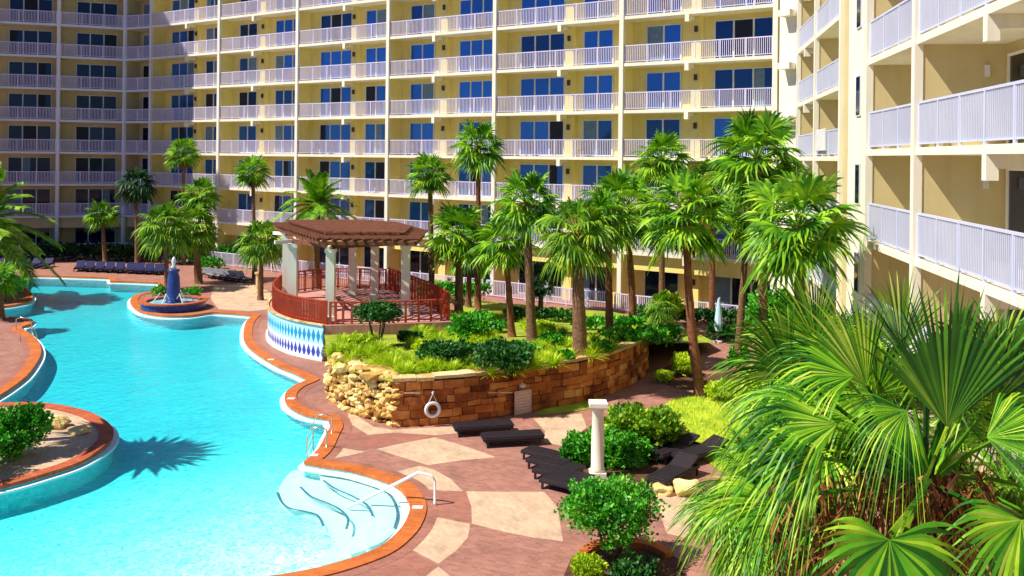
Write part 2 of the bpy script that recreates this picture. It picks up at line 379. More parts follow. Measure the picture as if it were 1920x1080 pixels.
inlays = [[(705, 842), (760, 830), (815, 820), (870, 836), (930, 857), (865, 863), (802, 872), (750, 856)],
          [(634, 838), (685, 847), (650, 855), (622, 860)],
          [(745, 884), (787, 873), (815, 881), (845, 898), (868, 921), (830, 920), (795, 917), (775, 897)],
          [(808, 968), (845, 975), (882, 982), (877, 1008), (855, 1033), (822, 1057), (790, 1040), (764, 1026), (790, 1003)],
          [(874, 921), (950, 922), (1020, 922), (1045, 950), (1056, 1015), (1000, 1008), (950, 998), (885, 982), (884, 950)],
          [(822, 1062), (880, 1110), (760, 1110)],
          [(655, 770), (700, 800), (737, 806), (800, 802), (850, 800), (862, 812), (815, 816), (740, 811), (690, 815), (650, 790)],
          [(1000, 785), (1090, 775), (1100, 800), (1060, 838), (1020, 828), (1022, 808)],
          [(400, 535), (470, 532), (508, 548), (505, 580), (470, 583), (410, 580), (395, 560)]]
for q in inlays: struct(sheet('paving_inlay', [P(x, y, .004) for x, y in q], .004, 'pave_beige'))
for q in [[(1225, 925), (1290, 900), (1330, 960), (1290, 1010), (1250, 1000)], ]:
    struct(sheet('paving_inlay', [P(x, y, .006) for x, y in q], .006, 'pave_beige'))
# brown sectors of the radial paving
for q in [[(872, 925), (880, 950), (882, 978), (845, 972), (808, 965), (800, 945), (797, 922)],
          [(818, 1060), (760, 1110), (560, 1112), (690, 1062), (760, 1028)],
          [(760, 835), (812, 818), (860, 812), (740, 814), (660, 808), (640, 835), (690, 841)]]:
    struct(sheet('paving_inlay', [P(x, y, .0035) for x, y in q], .0035 + .0005*inlays.index(inlays[0]), 'pave_brown'))
# lawn and mulch beds
def bed(px, z, mn, nm): return struct(sheet(nm, catmull([P(x, y) for x, y in px], (), True, 4), z, mn))
bed([(1245, 760), (1310, 738), (1380, 712), (1500, 690), (1600, 760), (1600, 900), (1400, 900), (1320, 860), (1285, 805)], .020, 'lawn', 'lawn')
bed([(1235, 700), (1270, 680), (1310, 700), (1345, 700), (1400, 690), (1450, 705), (1380, 715), (1310, 732), (1250, 722)], .012, 'soil', 'planting_bed')
bed([(1045, 850), (1110, 800), (1240, 770), (1300, 830), (1240, 905), (1120, 915), (1055, 900)], .010, 'soil', 'planting_bed')
bed([(1070, 1050), (1150, 1030), (1260, 1040), (1290, 1100), (1250, 1190), (1060, 1190)], .011, 'soil', 'planting_bed')
bed([(-60, 505), (130, 480), (300, 480), (400, 485), (520, 480), (520, 455), (-60, 462)], .012, 'soil', 'planting_bed')
bed([(1010, 778), (1100, 768), (1130, 750), (1110, 748), (1020, 768)], .014, 'lawn', 'planting_bed')

# water steps at the rounded end (modelled under water)
def ppoly(q, z): return [P(x, y, z) for x, y in q]
st = [(-.24, [(640, 884), (700, 898), (745, 920), (766, 950), (758, 978), (725, 1010), (690, 1025), (688, 1000), (702, 965), (690, 940), (650, 918), (608, 900), (600, 880)]),
      (-.42, [(600, 882), (640, 886), (760, 940), (750, 1000), (680, 1032), (655, 1035), (672, 990), (655, 958), (585, 932), (562, 908), (566, 885)]),
      (-.60, [(566, 882), (640, 886), (755, 950), (740, 1010), (620, 1056), (600, 1050), (632, 1010), (612, 985), (598, 968), (540, 950), (522, 920), (545, 885)])]
for i, (z, q) in enumerate(st):
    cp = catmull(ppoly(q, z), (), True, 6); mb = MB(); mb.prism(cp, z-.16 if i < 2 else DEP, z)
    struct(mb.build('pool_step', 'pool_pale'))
lines = [(-.20, [(608, 900), (630, 915), (655, 926), (675, 936), (692, 948), (702, 968)]), (-.38, [(565, 912), (585, 930), (615, 942), (640, 955), (655, 972), (652, 992)]),
         (-.56, [(522, 922), (530, 940), (545, 952), (575, 958), (598, 966), (609, 986)]), (-.20, [(650, 888), (700, 905), (735, 930), (748, 962), (742, 990)])]
for z, q in lines:
    mb = MB(); cp = catmull(ppoly(q, z), (), False, 5)
    ribbon(mb, cp, offset(cp, .07, False), z, z, False); struct(mb.build('step_edge', 'nosing'))
# depth markers set in the coping
for q, lb in (((783, 951), 'small white tile marker in the coping by the curved steps handrail'), ((588, 853), 'small white tile marker in the coping at the sharp deck corner'),
          ((546, 747), 'small white tile marker in the coping of the rounded bulge below the rock wall'), ((508, 674), 'small white tile marker in the coping below the blue diamond wall')):
    c = P(*q, .06); mb = MB(); mb.box(c.x-.14, c.x+.14, c.y-.1, c.y+.1, .05, .066)
    tag(mb.build('depth_marker', 'white'), lb, 'pool marker', 'tile markers in the pool coping')

# ------------------------------------------------------------------ raised garden terrain
wall_px = [(613, 750), (650, 772), (690, 787), (735, 801), (800, 798), (860, 793), (930, 783), (990, 772), (1045, 763), (1100, 752), (1150, 736), (1185, 720), (1215, 700)]
WL = [P(x, y) for x, y in wall_px]
RP = [Vector((10.0, 44)), Vector((9.6, 49)), Vector((6, 52.5)), Vector((-2.0, 56)), Vector((-3.6, 52))]
PLEFT = [Vector((-2.7, 42.3)), Vector((-6.0, 41.4)), Vector((-8.4, 41.0))]
gpoly = [Vector(p[:2]) for p in WL] + RP + PLEFT
def inside(p, poly):
    c = False; n = len(poly)
    for i in range(n):
        a = poly[i-1]; b_ = poly[i]
        if (a[1] > p[1]) != (b_[1] > p[1]) and p[0] < (b_[0]-a[0])*(p[1]-a[1])/(b_[1]-a[1])+a[0]: c = not c
    return c
def gh(x, y):
    z = 1.52 - max(0, min(1, (y-37)/12))*1.1
    z += .10*noise.noise(Vector((x*.4, y*.4, 0)))
    if x > 6: z -= (x-6)*.10
    return max(z, .15)
def Gt(px, py):
    r = ray(px, py)
    for i in range(1500):
        d = 15+i*.05; x, y, z = r.x*d, d, ZC+r.z*d
        h = gh(x, y) if inside((x, y), gpoly) else 0
        if z <= h: return Vector((x, y, h))
    return P(px, py)
ins = [Vector((x*.8, y*.8)) for x in range(-14, 16) for y in range(38, 72) if inside((x*.8, y*.8), gpoly)]
vs = [Vector(p) for p in gpoly]+ins
# keep grid points off the edge
vs2 = gpoly + [p for p in ins if min((p-q).length for q in gpoly) > .3]
r_ = delaunay_2d_cdt([Vector(p) for p in vs2], [(i, (i+1) % len(gpoly)) for i in range(len(gpoly))], [], 1, 1e-5)
mb = MB(); mb.v = [(p.x, p.y, gh(p.x, p.y)) for p in r_[0]]; mb.f = [tuple(f) for f in r_[2]]
struct(mb.build('garden_bed', mat('garden ground cover', (.34, .46, .02), (.20, .20, .03), 1.4, .95, .7, 20), smooth=True))

# stone retaining wall
def top_z(i, n): # height along the wall polyline fraction
    return 1.62
wt = empty('retaining_wall', (WL[3].x, WL[3].y, 0), 'sandstone retaining wall round the raised palm garden, front in shade tone, rough rock end in sunlit tone', 'stone wall')
def hgt(x): return 1.62 if x < 5 else 1.62 - (x-5)*.11
def walk(pts, step):
    out = []; 
    for a, b_ in zip(pts, pts[1:]):
        n = max(1, int((b_-a).length/step))
        for i in range(n): out.append(a.lerp(b_, i/n))
    return out + [pts[-1]]
core = MB(); front = catmull(WL[3:], (0,), False, 4); back = offset(front, -.45, False)
if back[5].y < front[5].y: back = offset(front, .45, False)
nn = len(front)
for i in range(nn-1):
    z = hgt(front[i].x)-.06
    fr_ = [front[i].lerp(back[i], .12), front[i+1].lerp(back[i+1], .12)]
    core.hexa([(fr_[0].x, fr_[0].y, 0), (fr_[1].x, fr_[1].y, 0), (back[i+1].x, back[i+1].y, 0), (back[i].x, back[i].y, 0)] +
              [(fr_[0].x, fr_[0].y, z), (fr_[1].x, fr_[1].y, z), (back[i+1].x, back[i+1].y, z), (back[i].x, back[i].y, z)])
core.build('mortar_core', 'mortar', wt, loc=tuple(wt.location))
# ashlar stones along arc length
cum = [0]
for a, b_ in zip(front, front[1:]): cum.append(cum[-1]+(b_-a).length)
def at(s_, dep=0):
    s_ = max(0, min(s_, cum[-1]-1e-4))
    for i in range(nn-1):
        if cum[i+1] > s_: break
    t = (s_-cum[i])/(cum[i+1]-cum[i]); return front[i].lerp(front[i+1], t).lerp(back[i].lerp(back[i+1], t), dep/.45)
ash = MB()
z = 0
rows = [.24, .30, .20, .28, .22, .30]
for ri, rh in enumerate(rows):
    s_ = -.1
    while s_ < cum[-1]:
        ln = random.uniform(.3, .8); a = at(s_); zz = z+rh
        if zz < hgt(a.x)+.06:
            j = lambda: random.uniform(-.02, .02)
            pr = random.uniform(-.05, .03)
            q0 = at(s_+.012, pr); q1 = at(s_+ln-.012, pr+j()); b1 = at(s_+ln-.012, .3); b0 = at(s_+.012, .3)
            ash.hexa([(q0.x, q0.y, z+.012+j()), (q1.x, q1.y, z+.012+j()), (b1.x, b1.y, z+.012), (b0.x, b0.y, z+.012),
                      (q0.x, q0.y, zz-.008+j()), (q1.x, q1.y, zz-.008+j()), (b1.x, b1.y, zz-.008), (b0.x, b0.y, zz-.008)])
        s_ += ln
    z += rh
ash.build('stone_face', 'stone', wt, loc=tuple(wt.location))
cap = MB(); s_ = 0
while s_ < cum[-1]:
    ln = random.uniform(.5, 1.1); a = at(s_+.01, -.06); b_ = at(s_+ln-.01, -.06+random.uniform(-.03, .03)); c = at(s_+ln-.01, .5+random.uniform(0, .2)); d = at(s_+.01, .55)
    h0 = hgt(a.x)+random.uniform(-.03, .04)
    cap.hexa([(p.x, p.y, h0-.04) for p in (a, b_, c, d)]+[(p.x, p.y, h0+.07+random.uniform(-.015, .015)) for p in (a, b_, c, d)]); s_ += ln
cap.build('cap_stone', 'stone_cap', wt, loc=tuple(wt.location))
# rough rubble end facing the pool
def stone(mb, c, r, sx=1, sy=1, sz=1, sub=1):
    import bmesh
    bm = bmesh.new(); bmesh.ops.create_icosphere(bm, subdivisions=sub, radius=1)
    rot = Matrix.Rotation(random.uniform(0, 6.28), 3, Vector((random.random(), random.random(), random.random())).normalized())
    sd = random.uniform(0, 99); vs = []
    for v in bm.verts:
        q = v.co.normalized(); k = 1+.45*noise.noise(q*1.3+Vector((sd, 0, 0)))
        q = Vector((max(-.72, min(.72, q.x)), max(-.72, min(.72, q.y)), max(-.72, min(.72, q.z))))*k
        q = rot @ q
        vs.append((c[0]+q.x*r*sx, c[1]+q.y*r*sy, c[2]+q.z*r*sz))
    mb.add(vs, [[v.index for v in f.verts] for f in bm.faces]); bm.free()
rub = MB(); rl = walk(WL[:4], .12)
base = MB()
for a, b_ in zip(rl, rl[1:]):
    n = Vector((-(b_-a).y, (b_-a).x, 0)).normalized(); 
    if n.y < 0: n = -n
    q = [a+n*.18, b_+n*.18, b_+n*.8, a+n*.8]; base.hexa([(p.x, p.y, 0) for p in q]+[(p.x, p.y, 1.5) for p in q])
base.build('mortar_core', 'mortar', wt, loc=tuple(wt.location))
for row in range(8):
    for p in rl[::2]:
        z = .08+row*.2+random.uniform(-.06, .06); rr = random.uniform(.12, .22)
        stone(rub, (p.x+random.uniform(-.07, .07)+.08, p.y+random.uniform(.0, .2), z), rr, 1.2, 1.0, .8, 1)
for p in rl[::3]:
    stone(rub, (p.x+.35, p.y+.4, 1.6), random.uniform(.2, .32), 1.2, 1.1, .6, 1)
for (x, y) in ((700, 702), (735, 702), (715, 692), (660, 672), (680, 690), (640, 660)):
    c = P(x, y, 1.6); stone(rub, (c.x, c.y, 1.55), random.uniform(.3, .45), 1.3, 1, .5, 1)
rub.build('rubble_stone', 'rubble', wt, loc=tuple(wt.location))

# ------------------------------------------------------------------ hotel blocks
H1 = 3.59; FH = 2.9; CR = random.Random(99)
M['window_panel'] = mat('drawn blind', (.16, .26, .32), (.10, .18, .24), 6, .6)
M['dark_room_panel'] = mat('near-black stand-in for dark room', (.008, .010, .014), None, 3, .4)
M['bronze'] = mat('bronze lamp', (.10, .04, .02), None, 3, .5)
def building_block(name, label, A, B, bays, floors, dz, mt, spacing=.115, pick=.022, rail_h=1.1, balc=1.65, group=None, ground_open=True, railmats=None, dirsign=1):
    """A->B facade line; bays: list of (u0,u1,[(a,b,panes)],bracket_u)"""
    A = Vector(A); B = Vector(B); u = (B-A).normalized(); inn = Vector((-u.y, u.x))*dirsign
    root = empty(name, (A.x, A.y, 0), label, 'building', group)
    lc = (A.x, A.y, 0)
    Z = [0]+[H1+dz+FH*k for k in range(floors+1)]
    def pt(uu, d=0): return A+u*uu+inn*d
    def bx(mb, u0, u1, d0, d1, z0, z1):
        q = [pt(u0, d0), pt(u1, d0), pt(u1, d1), pt(u0, d1)]
        mb.hexa([(p.x, p.y, z0) for p in q]+[(p.x, p.y, z1) for p in q])
    U0 = bays[0][0]; U1 = bays[-1][1]
    # walls
    wl = MB(); bx(wl, U0-.1, U1+.1, balc, balc+8, 0, Z[-1]+1.0)
    for b_ in bays:
        for uu in (b_[0], b_[1]):
            pass
    edges = sorted({b_[0] for b_ in bays}|{b_[1] for b_ in bays})
    for e in edges: bx(wl, e-.11, e+.11, .12, balc, 0, Z[-1]+1)
    # ground-floor header wall
    bx(wl, U0, U1, .35, .6, 2.45, Z[1]-.2)
    # wall returns that step forward between door and window
    for b_ in bays:
        if b_[3] is not None:
            c = b_[3]; bx(wl, c-.12, c+.5, balc-.45, balc, 0, Z[-1]+1)
    wl.build('wall', mt['wall'], root, loc=lc)
    for k in range(1, len(Z)):
        sl = MB(); bx(sl, U0-.12, U1+.12, -.04, balc-.003, Z[k]-.2, Z[k]); sl.build('balcony_floor', mt['slab'], root, loc=lc)
    co = None
    for e in edges:
        co = MB(); bx(co, e-.14, e+.14, -.10, .118, 0, Z[-1]+1); co.build('column', mt['col'], root, loc=lc)
    for b_ in bays:
        if b_[3] is not None:
            for k in range(1, len(Z)):
                br = MB(); bx(br, b_[3]-.13, b_[3]+.13, -.06, .25, Z[k]-.62, Z[k]-.203); bx(br, b_[3]-.12, b_[3]+.12, .25, balc-.46, Z[k]-.42, Z[k]-.203)
                br.build('bracket', mt['slab'], root, loc=lc)
    # railings
    for b_ in bays:
        for k in range(0, len(Z)-1):
            if k == 0 and not ground_open: continue
            z0 = Z[k]; a, c = b_[0]+.16, b_[1]-.16
            d = .04 if k else -.9
            rl_ = MB(); bx(rl_, a, c, d-.03, d+.03, z0+rail_h-.06, z0+rail_h); bx(rl_, a, c, d-.02, d+.02, z0+.08, z0+.12)
            n = max(2, round((c-a)/1.6))
            for i in range(n+1):
                uu = a+(c-a)*i/n; bx(rl_, uu-.035, uu+.035, d-.035, d+.035, z0, z0+rail_h-.062)
            nb = int((c-a)/spacing)
            for i in range(nb):
                uu = a+(c-a)*(i+.5)/nb; q = pt(uu, d); hx = pick/2
                bx(rl_, uu-hx, uu+hx, d-hx*.8, d+hx*.8, z0+.121, z0+rail_h-.061)
            mm = mt['rail'](b_, k) if callable(mt['rail']) else mt['rail']
            rl_.build('balcony_railing', mm, root, loc=lc)
    # windows
    for b_ in bays:
        for (a, c, n) in b_[2]:
            for k in range(0, len(Z)-1):
                z0 = Z[k]+.04; z1 = Z[k]+2.40; d = balc
                if k == 0: z0, z1, d = .04, 2.4, balc
                fm = MB(); t = .07
                bx(fm, a, c, d-.09, d-.003, z1-t, z1); bx(fm, a, c, d-.09, d-.003, z0, z0+t)
                for i in range(n+1):
                    uu = a+(c-a)*i/n; h = .05 if 0 < i < n else t
                    bx(fm, max(a, uu-h), min(c, uu+h), d-.09, d-.003, z0+t+.001, z1-t-.001)
                wf = fm.build('window', mt['frame'], root, loc=lc)
                gm = MB(); bx(gm, a+.03, c-.03, d-.045, d-.02, z0+.03, z1-.03)
                gm.build('pane', mt['glass'] if k else 'glass_dark', wf, loc=lc)
                rv = CR.random()
                if rv < .6:
                    i0 = CR.randrange(n); w1 = (c-a)/n; cm_ = MB(); f0 = CR.choice((1, 1, .6))
                    bx(cm_, a+w1*i0+.07, a+w1*i0+w1*f0-.05, d-.051, d-.0455, z0+.071, z1-.071)
                    cm_.build('window_panel', 'dark_room_panel' if rv < .35 else 'window_panel', wf, loc=lc)  # near-black panels imitate the dark room behind an open leaf
    if mt.get('lamp'):
        for b_ in bays:
            if b_[3] is None: continue
            for k in range(0, len(Z)-1):
                lm = MB(); bx(lm, b_[3]+.12, b_[3]+.30, balc-.58, balc-.451, Z[k]+1.75, Z[k]+2.1); lm.build('wall_lamp', 'bronze', root, loc=lc)
    return root, pt, Z
def fixed_parent(root):
    for ch in root.children:
        for g_ in ch.children: g_.location = (0, 0, 0)
# main long block, straight facade of six 9.6 m bays
MA = Vector((-33.1, 82.9)); MBp = Vector((14.7, 50.8)); Lm = (MBp-MA).length; bw = Lm/6
bays = []
for i in range(6):
    s0 = i*bw
    if i % 2 == 0 : wins = [(s0+1.25, s0+4.75, 3), (s0+6.15, s0+8.35, 2)]; bk = s0+5.1
    else: wins = [(s0+1.05, s0+3.35, 2), (s0+5.6, s0+8.7, 3)]; bk = s0+4.3
    if i == 5: wins = [(s0+1.05, s0+3.4, 2), (s0+5.5, s0+9.1, 3)]
    bays.append((s0, s0+bw, wins, bk))
def main_rail(b_, k): return M['rail']
mt_main = dict(wall='stucco', slab='cream', col='cream', rail='rail', frame='frame', glass='glass', lamp=True)
rt, _, ZM = building_block('apartment_block', 'long yellow apartment block with stacked white balconies and blue windows behind the palms', MA, MBp, bays, 8, 0, mt_main, .12, .034, balc=1.35)
fixed_parent(rt)
# left block, shaded, facing the far end of the pool
mt_l = dict(wall='stucco_pale', slab='cream_shade', col='cream_shade', rail='rail', frame='frame', glass='glass_dark')  # walls and panes darker than the main block, shade put into the colour
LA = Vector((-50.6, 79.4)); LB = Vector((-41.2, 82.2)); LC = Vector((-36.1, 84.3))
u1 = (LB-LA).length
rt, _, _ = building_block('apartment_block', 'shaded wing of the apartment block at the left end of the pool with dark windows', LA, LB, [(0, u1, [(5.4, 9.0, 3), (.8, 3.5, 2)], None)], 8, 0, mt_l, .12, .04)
fixed_parent(rt)
lw = rt
u2 = (LC-LB).length
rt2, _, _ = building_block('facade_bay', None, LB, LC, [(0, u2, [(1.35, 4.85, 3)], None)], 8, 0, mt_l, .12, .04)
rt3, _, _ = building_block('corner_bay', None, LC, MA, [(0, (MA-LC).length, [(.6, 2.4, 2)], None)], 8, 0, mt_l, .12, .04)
for r2 in (rt2, rt3):
    fixed_parent(r2)
    off = Vector(r2.location)-Vector(lw.location)
    for ch in list(r2.children):
        ch.parent = lw; ch.location = ch.location+off
    bpy.data.objects.remove(r2)
# added block, unseen past the left edge; placed and sized to shade the wing
mb = MB(); mb.box(-64, -49.2, 73.1, 79.2, 0, 46); shade_block = mb.build('tower_or_shade_block', 'cream', lw, loc=tuple(lw.location))
shade_block.location = (0, 0, 0)

# right wing close to the camera
def WG(px): d = 11995/(px-1215); return Vector((7.05+.15*d, d))
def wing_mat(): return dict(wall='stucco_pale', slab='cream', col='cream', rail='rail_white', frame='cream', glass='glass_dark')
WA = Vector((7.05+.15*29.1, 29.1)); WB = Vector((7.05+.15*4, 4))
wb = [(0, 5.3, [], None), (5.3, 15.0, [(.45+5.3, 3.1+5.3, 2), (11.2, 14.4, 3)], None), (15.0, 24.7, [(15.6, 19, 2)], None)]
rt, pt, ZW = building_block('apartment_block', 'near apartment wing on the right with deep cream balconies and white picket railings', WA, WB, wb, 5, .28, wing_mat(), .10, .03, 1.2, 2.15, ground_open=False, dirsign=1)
fixed_parent(rt); wing = rt
def wing_part(nm, mn, fn):
    mb = MB(); fn(mb); o = mb.build(nm, mn, wing, loc=(WA.x, WA.y, 0)); return o
def wbx(mb, u0, u1, d0, d1, z0, z1):
    q = [pt(u0, d0), pt(u1, d0), pt(u1, d1), pt(u0, d1)]; mb.hexa([(p.x, p.y, z0) for p in q]+[(p.x, p.y, z1) for p in q])
for k in range(1, 6):  # mid-bay cross beams
    wing_part('beam', 'cream', lambda mb: (wbx(mb, 10.2, 10.45, -.05, .2, ZW[k]-.75, ZW[k]-.203), wbx(mb, 10.2, 10.45, .2, 2.14, ZW[k]-.5, ZW[k]-.203)))
    # wall lamps on the partition
    wl_ = wing_part('wall_lamp', 'white', lambda mb: (wbx(mb, 5.415, 5.50, 1.62, 1.74, ZW[k-1]+1.85 if k > 1 else 1.9, ZW[k-1]+2.15 if k > 1 else 2.2),))
# stair tower with slot windows
TZ = ZW[-1]+1
wing_part('tower_or_shade_block', 'cream', lambda mb: wbx(mb, -2.35, -.14, -.12, 3, 0, TZ))
wing_part('tower_strip', 'stucco_pale', lambda mb: wbx(mb, -3.7, -2.353, -.02, 3, 0, TZ))
wing_part('column', 'cream', lambda mb: wbx(mb, -3.95, -3.703, -.14, .4, 0, TZ))
for k in range(0, 6):
    z0 = ZW[k]+1.1 if k else 1.1
    o = wing_part('slot_window', 'frame', lambda mb: (wbx(mb, -1.05, -.42, -.16, -.123, z0, z0+1.35),))
    wing_part('slot_pane', 'glass_dark', lambda mb: wbx(mb, -1.0, -.47, -.168, -.162, z0+.05, z0+1.3)).parent = o
    for c in o.children: c.location = (0, 0, 0)
fixed_parent(wing)
# farther bays of the wing, set back
WA2 = Vector((15.55, 49.4)); WB2 = Vector((12.85+.0, 34.2))
ln2 = (WB2-WA2).length
rt4, pt4, _ = building_block('far_bays', None, WA2, WB2, [(0, 6.3, [(3.2, 5.6, 2)], 2.6), (6.3, ln2-.2, [(9.5, 12.5, 2)], None)], 6, .1, wing_mat(), .11, .034, 1.15, 1.9, dirsign=1)
fixed_parent(rt4)
off = Vector(rt4.location)-Vector(wing.location)
for ch in list(rt4.children): ch.parent = wing; ch.location = ch.location+off
bpy.data.objects.remove(rt4)
# white end wall joining long block and wing, with small ledges
EA = Vector((14.85, 50.55)); EB = Vector((15.75, 49.3))
mb = MB(); mb.bar(EA, EB, (0, 3), TZ+6, 0); o = mb.build('end_wall', 'cream', wing, loc=(WA.x, WA.y, 0))
for k in range(1, 8):
    z = H1+FH*(k-1)+2.0; a = EA.lerp(EB, .25); c = EA.lerp(EB, .75); mb = MB(); mb.bar(a, c, (.65, -.003), z+.35, z); mb.build('wall_ledge', 'cream', wing, loc=(WA.x, WA.y, 0))

# ------------------------------------------------------------------ pergola terrace
PZ = 1.6
arc = catmull([Vector((-12.9, 50.2, 0)), Vector((-12.55, 47.2, 0)), Vector((-11.7, 44.6, 0)), Vector((-10.2, 42.4, 0)), Vector((-8.4, 41.0, 0))], (), False, 8)
tpoly = [Vector(p[:2]) for p in arc] + [Vector((-6.0, 41.4)), Vector((-2.7, 42.3)), Vector((-3.6, 46)), Vector((-7, 52.4)), Vector((-10.5, 52.8))]
mb = MB(); mb.prism(offset(tpoly, -.04), 0, PZ)
ter = mb.build('terrace', paver_mat('pink terrace brick', (.62, .30, .25), (.52, .23, .19), (.50, .28, .22), 1.0), loc=(-8, 46, 0))
tag(ter, 'raised pink brick terrace carrying the timber pergola beside the pool', 'terrace')
mb = MB(); n = len(arc); us = [0]
for a, b_ in zip(arc, arc[1:]): us.append(us[-1]+(b_-a).length)
outer = offset(arc, .06, False)
if (outer[5]-Vector((-8, 47, 0))).length < (arc[5]-Vector((-8, 47, 0))).length: outer = offset(arc, -.06, False)
mb.v = [(p.x, p.y, .14) for p in outer]+[(p.x, p.y, PZ) for p in outer]; mb.f = [(i, i+1, n+i+1, n+i) for i in range(n-1)]
dw = mb.build('tiled_face', 'diamond', ter); dw.location = (8, -46, 0)
uvl = dw.data.uv_layers.new(name='UVMap')
for pl in dw.data.polygons:
    for li in pl.loop_indices:
        vi = dw.data.loops[li].vertex_index; uvl.data[li].uv = (us[vi % n], dw.data.vertices[vi].co.z+.02)
mb = MB()
o1 = offset(arc, .14 if outer == offset(arc, .06, False) else -.14, False); o2 = arc
for i in range(n-1):
    mb.hexa([(p.x, p.y, PZ) for p in (o1[i], o1[i+1], o2[i+1], o2[i])]+[(p.x, p.y, PZ+.06) for p in (o1[i], o1[i+1], o2[i+1], o2[i])])
q = mb.build('rim', 'stone_cap', ter); q.location = (8, -46, 0)
mb = MB()
for i in range(n-1):
    mb.hexa([(p.x, p.y, 0) for p in (o1[i], o1[i+1], o2[i+1], o2[i])]+[(p.x, p.y, .139) for p in (o1[i], o1[i+1], o2[i+1], o2[i])])
q = mb.build('plinth', 'pool_white', ter); q.location = (8, -46, 0)

def railing(pts, z, label, h=1.05, sp=.13, closed=False, curve=True, group='red railings of the pergola terrace'):
    zs = z if isinstance(z, (list, tuple)) else [z]*len(pts)
    p3 = [Vector((p[0], p[1], zz)) for p, zz in zip(pts, zs)]
    cp = catmull(p3, (), False, 6) if curve else p3
    root = empty('railing', cp[0], label, 'railing', group)
    def up(h_): return [p+Vector((0, 0, h_)) for p in cp]
    mb = MB(); mb.tube(up(h), .045, 6); mb.build('handrail', 'red_rail', root, loc=tuple(cp[0]))
    mb = MB(); mb.tube(up(.12), .03, 5); mb.tube(up(h-.18), .025, 5); mb.build('lower_rail', 'red_rail', root, loc=tuple(cp[0]))
    fine = walk(cp, sp); mb = MB()
    for p in fine: mb.box(p.x-.012, p.x+.012, p.y-.012, p.y+.012, p.z+.12, p.z+h-.03)
    mb.build('baluster', 'red_rail', root, loc=tuple(cp[0])); 
    for p in walk(cp, 1.7):
        mb = MB(); mb.box(p.x-.05, p.x+.05, p.y-.05, p.y+.05, p.z, p.z+h+.04); mb.build('post', 'red_rail', root, loc=tuple(cp[0]))
    return root
ins_arc = [p.lerp(Vector((-8, 46.5, 0)), .05) for p in arc[::4]]
railing(ins_arc, PZ, 'red railing curving above the blue diamond wall', 1.05, .32)
railing([(-8.2, 41.3), (-5.9, 41.65), (-2.9, 42.6)], PZ, 'red railing along the garden edge of the terrace behind the round topiary', 1.0, .3)
railing([(-7.0, 52.2), (-5.9, 50), (-4.7, 47.5), (-3.6, 45), (-2.9, 42.8)], PZ, 'dense red railing running back along the right side of the terrace', 1.25, .10)
railing([(-12.4, 50.4), (-10.5, 52.4), (-7.2, 52.3)], PZ, 'red railing across the back of the terrace behind the cream columns', 1.15, .12)

# pergola
pg = empty('pergola', (-8.6, 46.8, PZ), 'brown slatted timber pergola on cream columns over the pink terrace', 'pergola')
colp = [(-10.7, 44.6), (-8.4, 42.3), (-5.15, 44.4), (-7.35, 49.0), (-8.75, 50.2), (-12.0, 48.6)]
for (x, y) in colp:
    mb = MB()
    mb.box(x-.27, x+.27, y-.27, y+.27, PZ, PZ+.22); mb.box(x-.20, x+.20, y-.20, y+.20, PZ+.22, 4.78); mb.box(x-.25, x+.25, y-.25, y+.25, 4.78, 4.95)
    mb.build('column', 'cream', pg, loc=(-8.6, 46.8, PZ))
cc = Vector((-8.75, 46.6))
hexc = [Vector(c) for c in colp]
def beams(poly, z0, z1, th, name):
    for i, a in enumerate(poly):
        b_ = poly[(i+1) % len(poly)]; mb = MB(); mb.bar(a, b_, (th, th-.004*i), z1-.003*i, z0+.003*i); mb.build(name, 'wood', pg, loc=(-8.6, 46.8, PZ))
beams([cc+(h_-cc)*1.0 for h_ in hexc], 4.955, 5.16, .09, 'ring_beam')
lower = [P(600, 466, 5.0), P(778, 467, 5.0), P(794, 449, 5.0), Vector((-6.3, 50.8, 0)), Vector((-8.5, 52.2, 0)), Vector((-13.3, 51.2, 0)), P(526, 440, 5.0)]
lower = [Vector(p[:2]) for p in lower]
beams(lower, 5.16, 5.34, .07, 'edge_beam')
lc2 = sum(lower, Vector((0, 0)))/len(lower)
upper = [lc2+Vector((-.1, .4))+(p-lc2)*.80 for p in lower]
beams(upper, 5.50, 5.60, .07, 'upper_beam')
def slats(poly, z0, z1, sp, ang, wd, name):
    d = Vector((math.cos(ang), math.sin(ang))); nn_ = Vector((-d.y, d.x)); mb = MB()
    ts = [p.dot(nn_) for p in poly]; t = min(ts)+sp
    while t < max(ts):
        xs = []
        for i, a in enumerate(poly):
            b_ = poly[(i+1) % len(poly)]; ta, tb = a.dot(nn_), b_.dot(nn_)
            if (ta-t)*(tb-t) < 0: k = (t-ta)/(tb-ta); xs.append(a.lerp(b_, k).dot(d))
        if len(xs) >= 2: mb.bar(nn_*t+d*(min(xs)-.25), nn_*t+d*(max(xs)+.25), (wd, wd), z1+random.uniform(0, .01), z0)
        t += sp
    return mb
slats(lower, 5.345, 5.45, .42, 1.2, .035, '').build('rafter', 'wood', pg, loc=(-8.6, 46.8, PZ))
slats(lower, 5.455, 5.495, .26, -.2, .03, '').build('slat', 'wood', pg, loc=(-8.6, 46.8, PZ))
slats(upper, 5.605, 5.66, .17, -.2, .045, '').build('slat', 'wood', pg, loc=(-8.6, 46.8, PZ))
for i, h_ in enumerate(hexc):  # carved brace ends
    d = (h_-cc).normalized(); mb = MB(); mb.bar(h_-d*.6, h_+d*1.05, (.05, .05), 5.155, 4.98); mb.build('brace', 'cream', pg, loc=(-8.6, 46.8, PZ))

